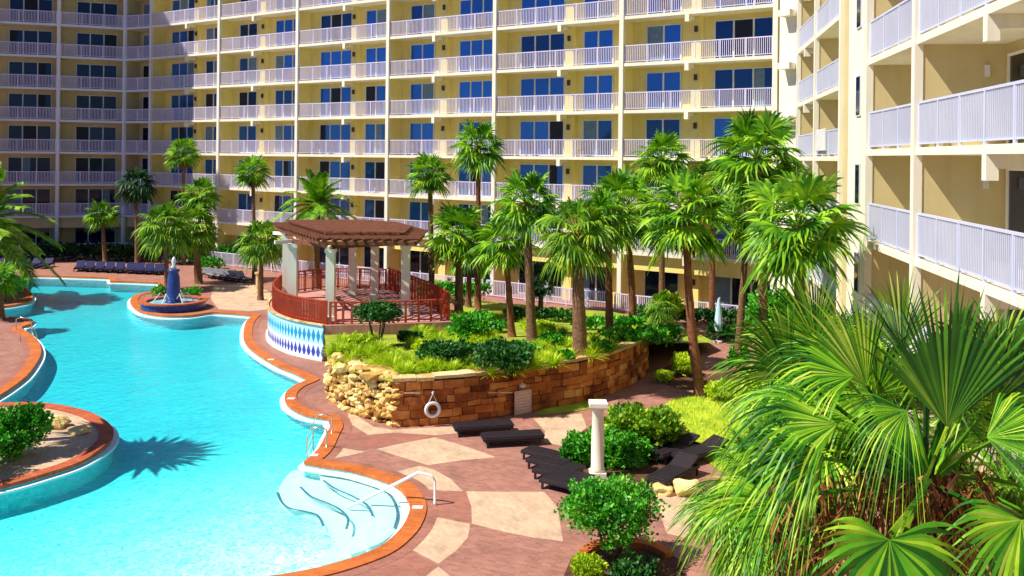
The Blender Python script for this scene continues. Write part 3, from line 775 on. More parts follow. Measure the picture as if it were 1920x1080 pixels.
# ------------------------------------------------------------------ fountain
fc = P(325, 578); r0 = 1.85
ft = empty('fountain', (fc.x, fc.y, 0), 'blue tiled fountain with a tapering blue column in a coral rimmed round basin', 'fountain')
fl = tuple(ft.location)
mb = MB(); mb.lathe([(r0-.02, 0), (r0, .05), (r0, .42), (r0-.3, .42), (r0-.3, .3), (.01, .3)], fc.x, fc.y, 40); mb.build('basin', 'blue_tile', ft, loc=fl, smooth=False)
mb = MB(); mb.lathe([(r0-.32, .422), (r0+.1, .422), (r0+.1, .50), (r0-.32, .50), (r0-.32, .422)], fc.x, fc.y, 40, False); mb.build('rim', 'coping_red', ft, loc=fl)
mb = MB(); mb.lathe([(.50, .3), (.50, .42), (.42, .46), (.40, 1.0), (.34, 1.9), (.27, 2.15), (.36, 2.25), (.36, 2.33), (.15, 2.38)], fc.x, fc.y, 20); mb.build('column', 'blue_tile', ft, loc=fl, smooth=True)
mb = MB(); mb.lathe([(.12, 2.38), (.16, 2.5), (.08, 2.62), (.14, 2.8), (.10, 2.98), (.03, 3.1)], fc.x, fc.y, 12); mb.build('finial', 'white', ft, loc=fl, smooth=True)
for k in range(6):
    a = k*math.pi/3+.3; mb = MB(); mb.tube([(fc.x+math.cos(a)*.4, fc.y+math.sin(a)*.4, .6), (fc.x+math.cos(a)*.75, fc.y+math.sin(a)*.75, .95), (fc.x+math.cos(a)*1.2, fc.y+math.sin(a)*1.2, .35)], [.02, .035, .03], 6)
    mb.build('water_jet', 'white', ft, loc=fl)
struct(sheet('water', [Vector((fc.x+1.52*math.cos(t*.3), fc.y+1.52*math.sin(t*.3), 0)) for t in range(21)], .36, mat('fountain water', (.35, .66, .72), None, 5, .1)))

# ------------------------------------------------------------------ foliage builders
def blade_fan(mb, hub, f, nrm, Rr, n=18, seg=3, spread=2.2, droop=.35, jag=.12, wk=1.0, rnd=random):
    f = f.normalized(); s = f.cross(nrm).normalized(); nn_ = s.cross(f).normalized()
    for i in range(n):
        a = spread*((i+.5)/n*2-1); rr = Rr*(1-.22*abs(a)/spread)*(1+rnd.uniform(-jag, jag))
        d = f*math.cos(a)+s*math.sin(a)+nn_*(.22*math.cos(a*.5)-.08)
        d.normalize(); side = d.cross(nn_).normalized()
        wmax = rr*spread*2/n*.30*wk; pts = []
        tilt = nn_*(.5 if i % 2 else -.5)*wmax
        dr = droop*rr*(1+rnd.uniform(-.4, .4)); o = len(mb.v)
        for k in range(seg+1):
            t = k/seg; wv = wmax*(min(1, t/.45) if t < .55 else max(0, (1-t)/.45))
            if k == 0: wv = wmax*.06
            c = hub+d*rr*t+Vector((0, 0, -dr*max(0, t-.35)**2*2.2))
            if k == seg: mb.v.append(tuple(c)); break
            mb.v.append(tuple(c-side*wv+tilt*t)); mb.v.append(tuple(c+side*wv-tilt*t))
        for k in range(seg-1): mb.f.append((o+2*k, o+2*k+1, o+2*k+3, o+2*k+2))
        mb.f.append((o+2*seg-2, o+2*seg-1, o+2*seg))
def petiole(mb, a, b_, w_, sag=.0):
    d = b_-a; pts = [a+d*t+Vector((0, 0, sag*math.sin(math.pi*t))) for t in (0, .33, .66, 1)]
    mb.tube(pts, [w_, w_*.8, w_*.65, w_*.5], 4, False)
def fan_crown(seed, nf=34, n=17, seg=3, emin=-.75, droop=.5, pl=.5, br=.55, wk=1.0, skip=None):
    rn = random.Random(seed); mb = MB(); pm = MB()
    for i in range(nf):
        t = (i+.5)/nf; el = 1.35-(1.35-emin)*t**.8+rn.uniform(-.12, .12); az = i*2.39996+rn.uniform(-.3, .3)
        d = Vector((math.cos(az)*math.cos(el), math.sin(az)*math.cos(el), math.sin(el)))
        if skip and skip(d): continue
        ln = pl*rn.uniform(.8, 1.1); hub = d*ln+Vector((0, 0, -.07*(1-math.sin(el))))
        petiole(pm, Vector((0, 0, -.05)), hub, .018, .03)
        f = (d+Vector((0, 0, -.35 if el < .8 else -.05))).normalized()
        nr = Vector((0, 0, 1)) if abs(f.z) < .9 else Vector((math.cos(az+2), math.sin(az+2), .2))
        nr = (nr+Vector((rn.uniform(-.5, .5), rn.uniform(-.5, .5), 0))-d*.2)
        blade_fan(mb, hub, f, nr, br*rn.uniform(.85, 1.12), n, seg, 2.0, droop, .1, wk, rn)
    mb.add(pm.v, pm.f); return mb
def skirt(seed, nf=16, n=8):
    rn = random.Random(seed); mb = MB()
    for i in range(nf):
        az = i*2.4+rn.uniform(-.3, .3); el = -rn.uniform(1.0, 1.45)
        d = Vector((math.cos(az)*math.cos(el), math.sin(az)*math.cos(el), math.sin(el))); hub = d*rn.uniform(.12, .35)+Vector((0, 0, -.12))
        blade_fan(mb, hub, (d+Vector((0, 0, -.5))), Vector((math.cos(az), math.sin(az), .3)), rn.uniform(.3, .5), n, 2, .9, .2, .2, .8, rn)
    return mb
def mesh_of(mb, name, mn):
    o = mb.build(name, mn); me = o.data; bpy.data.objects.remove(o); return me
CROWNS = {'g': [mesh_of(fan_crown(s, 34, 20, 4, -.8, .32, .5, .6, .85), 'crown', 'palm') for s in (1, 2, 3, 4)],
          'l': [mesh_of(fan_crown(s, 36, 20, 4, -.9, .5, .5, .6, .85), 'crown', 'palm_lime') for s in (5, 6, 7)],
          's': [mesh_of(fan_crown(s, 13, 15, 4, -.2, .1, .16, .85, .7), 'crown', 'palm') for s in (21, 22)],
          'k': [mesh_of(fan_crown(s, 30), 'crown', 'palm_dark') for s in (8, 9)]}
SK = [mesh_of(skirt(s), 'dead_fronds', 'dead') for s in (1, 2)]
pk = random.Random(5)
def add_mesh(name, me, parent, loc, sc, rz):
    o = bpy.data.objects.new(name, me); C.objects.link(o); o.parent = parent; o.location = loc; o.scale = (sc, sc, sc*random.uniform(.95, 1.05)); o.rotation_euler.z = rz
    return o
def trunk_mesh(a, b_, r0_, r1, name='trunk', m='trunk', parent=None, bend=.0, seg=14):
    mb = MB(); pts = []; rs = []
    for i in range(seg+1):
        t = i/seg; p = a.lerp(b_, t)+Vector((bend*math.sin(math.pi*t), 0, 0)); pts.append(p)
        rs.append((r0_+(r1-r0_)*min(1, t*1.6))*(1.06 if i % 2 else .97)*(1.25 if i == 0 else 1)*(1.25 if i == seg else 1))
    mb.tube(pts, rs, 9); return mb.build(name, m, parent, loc=tuple(a), smooth=True)
def palm(cx_, cy_, rpx, bx, by=None, d=None, kind='g', r=.17, label='', trunk='trunk', bend=0, sk=True, z=None):
    if by is not None: base = Gt(bx, by); d = base.y
    else: r_ = ray(bx, 400); base = Vector((r_.x*d, d, 0 if z is None else z))
    top = PD(cx_, cy_, d); top.y += pk.uniform(-.3, .3)
    if cx_ > 820 and rpx > 45: rpx *= 1.12
    Rm = rpx*d/F
    root = empty('palm_tree', base, label, 'palm tree', 'fan palms round the pool garden')
    top.z -= .1*Rm
    trunk_mesh(base, top, r*1.15, r*.8, 'trunk', trunk, root, bend)
    cr = add_mesh('crown', pk.choice(CROWNS[kind]), root, top-base, Rm, pk.uniform(0, 6.28))
    if sk: add_mesh('dead_fronds', pk.choice(SK), root, top-base, Rm*1.0, pk.uniform(0, 6.28))
    return root

palm(343, 283, 36, 345, d=76, kind='g', label='small fan palm highest at the left, crown against the shaded corner balconies')
palm(374, 362, 42, 372, d=66, kind='g', label='fan palm just below the small corner palm, behind the yellow-green palms')
palm(474, 318, 38, 479, d=68, kind='g', label='slender fan palm before the second lit bay, left of the pergola')
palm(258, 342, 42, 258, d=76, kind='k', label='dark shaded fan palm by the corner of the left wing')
palm(190, 398, 34, 197, by=492, kind='g', label='small fan palm in shade behind the navy loungers')
palm(309, 418, 56, 313, by=545, kind='l', r=.16, label='yellow-green palm with pale trunk behind the fountain')
palm(368, 418, 52, 372, by=532, kind='l', r=.26, label='yellow-green palm with thick trunk just right of the fountain column')
palm(492, 445, 50, 490, d=58, kind='l', label='pale lime palm between the pergola and the lit loungers')
palm(806, 322, 48, 813, d=50, kind='g', trunk='trunk', label='tall fan palm rising right behind the pergola roof')
palm(897, 268, 52, 896, by=583, kind='g', trunk='trunk_red', label='tallest palm in the middle of the view with ragged brown skirt')
palm(987, 372, 66, 998, by=648, kind='g', r=.2, label='palm with straight brown trunk left of the thick trunked garden palm')
palm(862, 432, 62, 860, by=600, kind='g', r=.24, label='bushy palm right of the pergola with a thick shaggy trunk')
palm(882, 460, 48, 878, by=575, kind='g', label='slim palm crowded behind the shaggy trunk beside the terrace')
palm(948, 446, 58, 960, by=632, kind='g', r=.16, trunk='trunk_red', label='palm with thin trunk leaning right, between the tallest palm and the straight one')
palm(1082, 428, 72, 1088, by=672, kind='l', r=.27, label='thick trunked palm at the edge of the retaining wall')
palm(1140, 400, 60, 1143, by=640, kind='g', trunk='trunk_red', label='palm with slim red trunk just right of the thick trunked garden palm')
palm(1170, 382, 82, 1186, by=612, kind='g', r=.19, trunk='trunk_red', bend=.12, label='full crowned palm with curving dark red trunk')
palm(1240, 292, 55, 1241, by=600, kind='g', label='tall slim palm behind and above the leaning palm')
palm(1287, 392, 90, 1313, by=742, kind='g', r=.19, trunk='trunk_red', bend=-.15, label='large palm with leaning red trunk rooted beside the path')
palm(1338, 340, 58, 1335, by=604, kind='l', trunk='trunk_red', label='palm with pale orange trunk right of the large leaning palm')
palm(1418, 286, 88, 1440, d=38, kind='g', r=.2, label='big dense palm before the white end wall of the near wing')
palm(1500, 410, 112, 1508, d=28, kind='g', r=.22, trunk='trunk_red', label='broad bushy palm in front of the tower with slot windows')
palm(1400, 400, 62, 1385, d=40, kind='g', label='half hidden palm between the two big palms by the near wing')
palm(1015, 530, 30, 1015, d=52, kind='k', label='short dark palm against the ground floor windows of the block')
palm(1240, 570, 34, 1243, by=625, kind='l', r=.1, sk=False, label='low lime palm in the hedge beside the ground floor terrace')
palm(-2, 520, 42, 2, by=600, kind='g', r=.2, label='low green palm at the left edge of the pool')

# feather palms
def feather_mesh(seed, nf=26, mn='palm', droop=.9):
    rn = random.Random(seed); mb = MB()
    for i in range(nf):
        t = (i+.5)/nf; el = 1.35-1.75*t; az = i*2.4+rn.uniform(-.2, .2)
        h = Vector((math.cos(az), math.sin(az), 0)); pts = []
        for k in range(11):
            s_ = k/10; pts.append(h*math.cos(el)*s_+Vector((0, 0, math.sin(el)*s_-droop*.5*s_*s_*(math.cos(el)+.2))))
        mb.tube(pts, [.012*(1-.8*k/10) for k in range(11)], 3, False)
        for k in range(34):
            s_ = .12+.88*k/34; j = min(9, int(s_*10)); p = pts[j].lerp(pts[j+1], s_*10-j); tg = (pts[j+1]-pts[j]).normalized()
            sd = tg.cross(Vector((0, 0, 1))); sd = sd.normalized() if sd.length > .05 else Vector((1, 0, 0)); up_ = sd.cross(tg)
            for sg in (-1, 1):
                d = (sd*sg*.9+tg*.75+up_*.25+Vector((0, 0, -.15))).normalized(); ln = .27*(1-.6*abs(s_-.45)**1.3*1.8)*rn.uniform(.85, 1.1)
                e = p+d*ln+Vector((0, 0, -.05)); w_ = tg*.02; m_ = p+d*ln*.5
                mb.add([p-w_*.5, p+w_*.5, m_+w_, m_-w_, e], [(0, 1, 2, 3), (3, 2, 4)])
    return mb
fm1 = mesh_of(feather_mesh(1), 'crown', 'palm'); fm2 = mesh_of(feather_mesh(2, 30), 'crown', 'palm_lime')
def date_palm(cx_, cy_, rpx, d, me, label, r=.2, base=None):
    top = PD(cx_, cy_, d); b0 = base or Vector((top.x, top.y, 0)); root = empty('palm_tree', b0, label, 'palm tree')
    trunk_mesh(b0, top, r*1.2, r, 'trunk', 'trunk', root); add_mesh('crown', me, root, top-b0, rpx*d/F, random.uniform(0, 6)); return root
date_palm(595, 385, 82, 62, fm1, 'feather leaved date palm rising behind the pergola roof')
date_palm(-45, 425, 150, 60, fm2, 'date palm at the left edge whose yellow-green fronds arch over the pool', .25)
# the palm just outside the left edge whose shadow lies on the water
def shadow_palm(x, y, h, sc, kind, label):
    b0 = Vector((x, y, 0)); top = Vector((x+.4, y+.2, h)); root = empty('palm_tree', b0, label, 'palm tree')
    trunk_mesh(b0, top, .22, .17, 'trunk', 'trunk', root); add_mesh('crown', CROWNS[kind][1], root, top-b0, sc, 1.0)
shadow_palm(-18.7, 28.2, 7.6, 2.5, 's', 'palm on the round island whose crown shades the water')
shadow_palm(-31.5, 34.5, 8.0, 2.1, 's', 'palm on the left bank past the edge of the view')

# leafy shrubs
def leaf_blob(mb, c, rx, ry, rz, n, ls, rn, flat=.0, lump=.25):
    sd = rn.uniform(0, 99)
    for i in range(n):
        v = Vector((rn.gauss(0, 1), rn.gauss(0, 1), rn.gauss(0, 1))).normalized()
        if v.z < -.35 and rn.random() < .6: v.z = -v.z
        k = (1-lump*.5+lump*1.6*noise.noise(v*2.1+Vector((sd, 0, 0))))*rn.uniform(.72, 1.03)
        p = Vector((c[0]+v.x*rx*k, c[1]+v.y*ry*k, c[2]+v.z*rz*k))
        t = Vector((rn.uniform(-1, 1), rn.uniform(-1, 1), rn.uniform(-.3, .9)))+v*.7; t.normalize()
        s_ = t.cross(Vector((rn.uniform(-1, 1), rn.uniform(-1, 1), rn.uniform(-1, 1))).normalized())
        if s_.length < .1: continue
        s_.normalize(); l = ls*rn.uniform(.6, 1.3); w_ = l*.36
        mb.add([p-t*l*.5, p+s_*w_, p+t*l*.6, p-s_*w_], [(0, 1, 2, 3)])
def shrub(px, py, wpx, hpx, label, m='bush', n=1500, z0=None, by=None, ls=.16, stems=False, name='shrub', cat='shrub', group=None, depth=None, lump=.35, lobes=4, sq=False):
    """px,py centre of the crown, wpx/hpx its size, by: row where it stands"""
    rn = random.Random(int(px*7+py)); b0 = Gt(px, by); d = b0.y; k = d/F
    c = PD(px, py, d); rx = wpx*k/2; rz = hpx*k/2; ry = depth or rx
    b0.z = max(0, b0.z)
    root = empty(name, (c.x, c.y, b0.z), label, cat, group)
    n = int(n*2.1); ls *= .72
    mb = MB()
    if lobes <= 1: leaf_blob(mb, c, rx, ry, rz, n, ls, rn, lump=lump)
    else:
        for i in range(lobes):
            a = 2*math.pi*i/lobes+rn.random(); q = Vector((c.x+math.cos(a)*rx*.42, c.y+math.sin(a)*ry*.42, c.z+rn.uniform(-.15, .2)*rz))
            leaf_blob(mb, q, rx*.62, ry*.62, rz*.8, n//(lobes+1), ls, rn, lump=lump)
        leaf_blob(mb, c, rx*.8, ry*.8, rz*.95, n//(lobes+1), ls, rn, lump=lump)
    mb.build('foliage', m, root, loc=tuple(root.location))
    sm = MB(); ns = 5 if stems else 3
    for i in range(ns):
        a = rn.uniform(0, 6.28); e = Vector((c.x+math.cos(a)*rx*.45, c.y+math.sin(a)*ry*.45, c.z))
        s0 = Vector((c.x+math.cos(a)*.1, c.y+math.sin(a)*.1, b0.z)); sm.tube([s0, s0.lerp(e, .5)+Vector((rn.uniform(-.05, .05), 0, 0)), e], [.035, .028, .015], 5)
    sm.build('stem', 'bark', root, loc=tuple(root.location)); return root
shrub(1146, 955, 205, 128, 'round bright green shrub tree on thin bare stems in front of the white pillar', n=5200, by=1052, ls=.12, stems=True, name='small_tree', cat='small tree')
shrub(1155, 852, 155, 105, 'leafy green shrub directly behind the white pillar', n=4200, by=868, ls=.15, depth=.9)
shrub(1082, 852, 72, 80, 'smaller green shrub at the left of the white pillar beside the dark loungers', n=1800, by=872, ls=.14)
shrub(1208, 800, 150, 86, 'wide rounded shrub with pale green top near the lawn', n=3200, by=842, ls=.22, m='palm_lime')
shrub(1102, 1062, 72, 52, 'low yellow-green clipped shrub at the bottom of the terrace', n=1500, by=1090, ls=.10, m='lime')
shrub(1190, 1075, 110, 60, 'dark shaded shrub beneath the round shrub tree', n=1600, by=1098, ls=.12, m='bush_dark')
shrub(28, 812, 130, 110, 'dense green shrub on the round island at the lower left', n=4200, by=858, ls=.15)
shrub(-70, 850, 150, 90, 'green shrub on the island partly out of view', n=2500, by=900, ls=.15)
shrub(709, 585, 95, 50, 'dark green umbrella shaped topiary on bare stems before the pergola terrace', n=2400, by=650, ls=.16, stems=True, m='bush_dark', name='small_tree', cat='small tree')
shrub(888, 608, 105, 56, 'dark leafy shrub right of the umbrella topiary', n=1800, by=650, ls=.2, m='bush')
shrub(838, 662, 118, 48, 'mid green shrub in the middle of the raised bed', n=1700, by=682, ls=.2, m='bush_dark')
shrub(940, 668, 135, 62, 'dark olive shrub mass right of the middle of the raised bed', n=2000, by=696, ls=.18, m='bush_dark')
shrub(770, 632, 60, 26, 'low dark shrub below the umbrella topiary', n=700, by=645, ls=.16, m='bush_dark')
shrub(1132, 652, 40, 30, 'small green shrub between the thick palm and the slim red trunk', n=600, by=664, ls=.16)
shrub(1283, 682, 56, 44, 'rounded lime shrub on the path side', n=1400, by=704, ls=.14, m='lime')
shrub(1245, 705, 42, 24, 'small lime shrub at the foot of the rounded one', n=700, by=716, ls=.12, m='lime')
shrub(1384, 668, 44, 54, 'upright green shrub at the right end of the path', n=1300, by=694, ls=.16)
shrub(1350, 730, 60, 40, 'yellow-green shrub at the foot of the leaning palm', n=900, by=752, ls=.14, m='lime')
shrub(1450, 712, 90, 60, 'pale green shrub mass at the edge of the lawn', n=2200, by=770, ls=.18, m='lime')
shrub(1440, 590, 120, 110, 'tall soft green shrub below the bushy palms', n=2500, by=660, ls=.25, m='bush')
shrub(1255, 575, 60, 60, 'lime shrub with long leaves before the ground floor fence', n=900, by=610, ls=.3, m='lime')
shrub(300, 546, 34, 26, 'small green shrub on the left rim of the fountain', n=500, by=560, ls=.18)
shrub(360, 550, 40, 26, 'small green shrub behind the fountain at its right', n=500, by=562, ls=.18)
shrub(10, 532, 70, 46, 'leafy green shrub at the left edge of the far pool', n=1300, by=566, ls=.25)
shrub(395, 495, 60, 34, 'green shrub behind the lit loungers', n=700, by=505, ls=.25)
for (x, y, w_, h_, by_, m_, lb) in ((905, 640, 70, 34, 655, 'lime', 'lime shrub behind the dark olive shrub mass'), (1035, 636, 60, 30, 648, 'bush', 'green shrub between the straight palm and the thick trunked palm'),
        (1010, 612, 70, 26, 622, 'lime', 'low lime shrub in the back of the raised bed behind the straight palm'), (800, 650, 54, 30, 662, 'lime', 'lime shrub right of the umbrella topiary stems'),
        (672, 640, 60, 30, 655, 'lime', 'yellow-green shrub at the pool end of the raised bed'), (1060, 668, 40, 24, 680, 'bush', 'small green shrub at the left foot of the thick trunked palm'),
        (985, 655, 60, 30, 668, 'bush', 'mid green shrub at the foot of the straight palm'), (925, 612, 60, 26, 622, 'bush', 'small green shrub behind the leafy shrub of the raised bed')):
    shrub(x, y, w_, h_, lb, n=700, by=by_, ls=.18, m=m_)
def hedge(pts, h, wd, label, m='bush_dark', n=2500, ls=.2, z=0):
    p = [Gt(x, y) for x, y in pts]; rn = random.Random(len(label)); c = p[0]
    root = empty('hedge', c, label, 'hedge', 'hedges in front of the apartment block'); mb = MB(); ws = walk(p, .5); k = max(20, n//len(ws))
    for q in ws: leaf_blob(mb, (q.x, q.y, q.z+h*.5), wd, wd, h*.55, k, ls, rn, lump=.5)
    mb.build('foliage', m, root, loc=tuple(c))
    sm = MB()
    for q in ws[::2]: sm.tube([(q.x, q.y, q.z), (q.x, q.y, q.z+h*.6)], .03, 4)
    sm.build('stem', 'bark', root, loc=tuple(c))
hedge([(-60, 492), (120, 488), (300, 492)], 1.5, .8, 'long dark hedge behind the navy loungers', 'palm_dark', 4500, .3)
hedge([(330, 494), (400, 494), (520, 494)], 1.4, .8, 'green hedge behind the lit loungers left of the pergola', 'bush', 3500, .28)
hedge([(795, 560), (900, 566)], 1.2, .8, 'green hedge behind the terrace palms', 'bush', 1800, .25)
hedge([(960, 600), (1040, 603), (1080, 604)], .7, .6, 'low hedge between the straight palm and the thick trunked palm', 'bush_dark', 1600, .2)
hedge([(1095, 618), (1140, 620), (1200, 618)], .7, .6, 'low hedge behind the slim red palm trunk', 'bush', 1600, .2)
hedge([(1150, 648), (1200, 650), (1262, 652)], .8, .55, 'hedge with yellow tips at the top of the retaining wall end', 'bush', 2200, .18)
hedge([(1200, 602), (1300, 606), (1400, 610)], .9, .6, 'hedge before the ground floor railings at the right', 'bush_dark', 2600, .22)
hedge([(1340, 640), (1400, 645)], 1.0, .6, 'dark hedge by the light blue furled parasol', 'bush_dark', 1300, .22)

# ornamental grass clumps
def clump(seed, n=230, L_=.62):
    rn = random.Random(seed); mb = MB()
    for i in range(n):
        az = rn.uniform(0, 6.28); el = rn.uniform(.35, 1.45); r_0 = rn.uniform(0, .14); h = Vector((math.cos(az), math.sin(az), 0)); s_ = Vector((-h.y, h.x, 0))*.012
        ln = L_*rn.uniform(.6, 1.1); p = h*r_0; pts = []
        for k in range(4):
            t = k/3; pts.append(p+h*math.cos(el)*ln*t+Vector((0, 0, math.sin(el)*ln*t-.35*ln*t*t)))
        mb.add([pts[0]-s_, pts[0]+s_, pts[1]+s_, pts[1]-s_, pts[2]+s_*.7, pts[2]-s_*.7, pts[3]], [(0, 1, 2, 3), (3, 2, 4, 5), (5, 4, 6)])
    return mesh_of(mb, 'grass_clump', 'lime')
cm = [clump(i) for i in range(3)]
gr = [(640, 642), (660, 655), (632, 665), (690, 668), (655, 683), (715, 682), (745, 668), (735, 694), (765, 690), (790, 672), (758, 705), (800, 697), (825, 690), (845, 700), (868, 690), (890, 702), (870, 655),
      (845, 630), (820, 640), (910, 640), (980, 700), (1005, 694), (1035, 690), (1045, 665), (1062, 650), (1105, 672), (1120, 664), (1010, 655), (1030, 625), (985, 610), (1055, 625), (1145, 658), (1165, 645), (930, 600), (700, 650),
      (1000, 670), (960, 702), (1065, 676), (775, 650), (900, 625), (920, 705), (1025, 650)]
for _i in range(46):
    _x = random.uniform(640, 1190); _y = random.uniform(625, 705)
    if inside(tuple(Gt(_x, _y)[:2]), gpoly) and Gt(_x, _y).z > .8 and min((Gt(_x, _y).xy-Vector(q[:2])).length for q in list(front)+list(rl)) > .75: gr.append((_x, _y))
for i, (x, y) in enumerate(gr):
    p = Gt(x, y); o = bpy.data.objects.new('grass_clump', cm[i % 3]); C.objects.link(o); o.location = p; sc = random.uniform(.95, 1.5); o.scale = (sc, sc, sc); o.rotation_euler.z = random.uniform(0, 6)
    tag(o, 'lime green ornamental grass clump in the raised bed behind the stone wall', 'grass clump', 'lime grass clumps in the raised bed')
# lawn blades
rn = random.Random(3); mb = MB(); lp = catmull([P(x, y) for x, y in [(1245, 760), (1310, 738), (1380, 712), (1500, 690), (1600, 760), (1600, 900), (1400, 900), (1320, 860), (1285, 805)]], (), True, 3)
x0 = min(p.x for p in lp); x1 = max(p.x for p in lp); y0 = min(p.y for p in lp); y1 = max(p.y for p in lp)
for i in range(14000):
    x = rn.uniform(x0, x1); y = rn.uniform(y0, y1)
    if not inside((x, y), lp): continue
    a = rn.uniform(0, 6.28); h = rn.uniform(.06, .16); dx = math.cos(a)*.015; dy = math.sin(a)*.015
    mb.add([(x-dx, y-dy, .02), (x+dx, y+dy, .02), (x+rn.uniform(-.06, .06), y+rn.uniform(-.06, .06), .02+h)], [(0, 1, 2)])
tag(mb.build('grass', 'lime'), 'short yellow-green lawn grass beside the big fan palms', 'grass', kind='stuff')

# ------------------------------------------------------------------ big fan palms close to the camera
def near_crown(seed, nf, emin, n=54, seg=6, br=.66, pl=.5, droop=.5, skip=None):
    return fan_crown(seed, nf, n, seg, emin, droop, pl, br, .66, skip)
def near_palm(px, py, d, rpx, seed, nf, label, m='palm', emin=-1.0, br=.62, pl=.5, skip=None):
    top = PD(px, py, d); b0 = Vector((top.x, top.y, 0)); root = empty('palm_tree', b0, label, 'palm tree', 'big fan palms close to the camera')
    sc = rpx*d/F
    trunk_mesh(b0, top, .26, .24, 'trunk', 'trunk', root, seg=24)
    o = near_crown(seed, nf, emin, br=br, pl=pl, skip=skip).build('crown', m, root); o.location = top-b0; o.scale = (sc,)*3; o.rotation_euler.z = 0 if skip else seed
    k = MB()
    rn = random.Random(seed)
    for i in range(240):  # hanging fibres and old frond bases
        az = rn.uniform(0, 6.28); r0_ = rn.uniform(.1, .42); z = rn.uniform(-.9, .15); h = Vector((math.cos(az), math.sin(az), 0)); p = h*r0_+Vector((0, 0, z))
        e = p+h*rn.uniform(-.05, .22)+Vector((0, 0, -rn.uniform(.25, .6))); s_ = Vector((-h.y, h.x, 0))*rn.uniform(.008, .03)
        k.add([p-s_, p+s_, e+s_*.4, e-s_*.4], [(0, 1, 2, 3)])
    fo = k.build('dead_fronds', 'dead', root); fo.location = top-b0
    return root, top
V = Vector
near_palm(1890, 900, 13.5, 230, 41, 34, 'fan palm behind the huge corner palm at the right edge against the near wing', m='palm_near', emin=-1.0)
root, top = near_palm(1735, 880, 10.8, 330, 11, 34, 'huge fan palm filling the lower right corner with an upright dark fan', m='palm_near', emin=-.5, br=.62, pl=.55, skip=lambda d: d.y < -.25 and d.z < .75)
def big_frond(hub_px, d, f, nr, rr, spread=1.5, n=40, droop=.35, m='palm_near', wk=.7):
    hub = PD(hub_px[0], hub_px[1], d); mb = MB()
    blade_fan(mb, hub, V(f), V(nr), rr, n, 7, spread, droop, .1, wk)
    pm = MB(); petiole(pm, top+V((0, -.1, -.15)), hub+V(f).normalized()*.12, .035, .05); mb.add(pm.v, pm.f)
    return mb.build('frond', m, root, loc=tuple(root.location))
bf = big_frond
bf((1775, 800), 9.9, (.05, .15, 1), (0, -1, .15), 1.8, .85, 40, .1, 'palm_deep', 1.0)
bf((1625, 725), 10.2, (-.55, .1, .85), (-.3, -.8, .5), 1.5, .8, 40, .2)
bf((1600, 705), 10.0, (-1, -.1, .15), (-.1, -.6, .8), 1.35, .9, 44, .6)
bf((1570, 795), 9.5, (-1, -.2, .15), (.1, -.6, .8), 1.6, .85, 46, .7, 'palm_near', .75)
bf((1480, 700), 10.6, (-.7, -.1, .7), (-.1, -.8, .5), 1.3, .95, 40, .3)
bf((1530, 640), 11.4, (-.5, .1, .9), (-.1, -.9, .3), 1.2, .9, 36, .2)
bf((1690, 660), 10.6, (-.1, .1, 1), (0, -1, .2), 1.2, .8, 36, .2)
bf((1880, 700), 10.4, (.2, .1, 1), (0, -1, .3), 1.2, 1.0, 36, .3)
bf((1545, 850), 9.3, (-.95, -.3, -.25), (-.2, -.7, .6), 1.35, .8, 42, .6, 'palm_near', .75)
bf((1450, 940), 9.6, (-.95, -.2, -.1), (-.1, -.7, .6), 1.1, .95, 40, .6, 'palm_near', .8)
bf((1700, 770), 9.6, (-.7, -.3, -.35), (-.1, -.8, .6), 1.0, 1.1, 44, .8, 'palm_near', .5)
bf((1860, 760), 10.0, (.6, 0, .7), (.2, -.9, .3), 1.6, 1.0, 44, .3)
bf((1850, 820), 9.6, (.95, -.2, .0), (0, -.7, .7), 1.5, 1.2, 46, .7, 'palm_near', .5)
bf((1668, 1012), 8.8, (-.1, -.25, -1), (0, -1, .3), 1.0, 2.1, 36, .4, 'palm_near', .9)
bf((1915, 975), 9.0, (-.2, -.3, -1), (0, -1, .2), 1.1, 1.9, 40, .5)
mb = MB(); rn = random.Random(77)     # brown fibre and old boots round the head of the trunk
for i in range(1000):
    px = rn.uniform(1450, 1860); py = rn.uniform(880, 1060); q = PD(px, py, 9.7+rn.uniform(0, 1.1)+abs(px-1680)*.002); ln = rn.uniform(.06, .32); dx = rn.uniform(-.2, .2); w_ = rn.uniform(.004, .02)
    mb.add([q+V((-w_, 0, 0)), q+V((w_, 0, 0)), q+V((dx+w_*.4, rn.uniform(-.1, .1), -ln)), q+V((dx-w_*.4, 0, -ln))], [(0, 1, 2, 3)])
mb.build('fibre', 'dead', root, loc=tuple(root.location))
mb = MB(); petiole(mb, PD(1672, 1000, 8.9), PD(1745, 900, 9.8), .038, .0); petiole(mb, PD(1700, 990, 9.3), PD(1775, 800, 9.9), .028, .0)
mb.build('leaf_stalk', 'palm_lime', root, loc=tuple(root.location))
near_palm(1535, 735, 12.8, 200, 23, 40, 'paler fan palm crown left of the huge corner palm', m='palm_near', emin=-1.1, br=.62, pl=.5)
near_palm(1440, 930, 11.6, 175, 31, 40, 'low spreading fan palm at the bottom edge left of the corner palm', m='palm_near', emin=-1.1, br=.64, pl=.45)

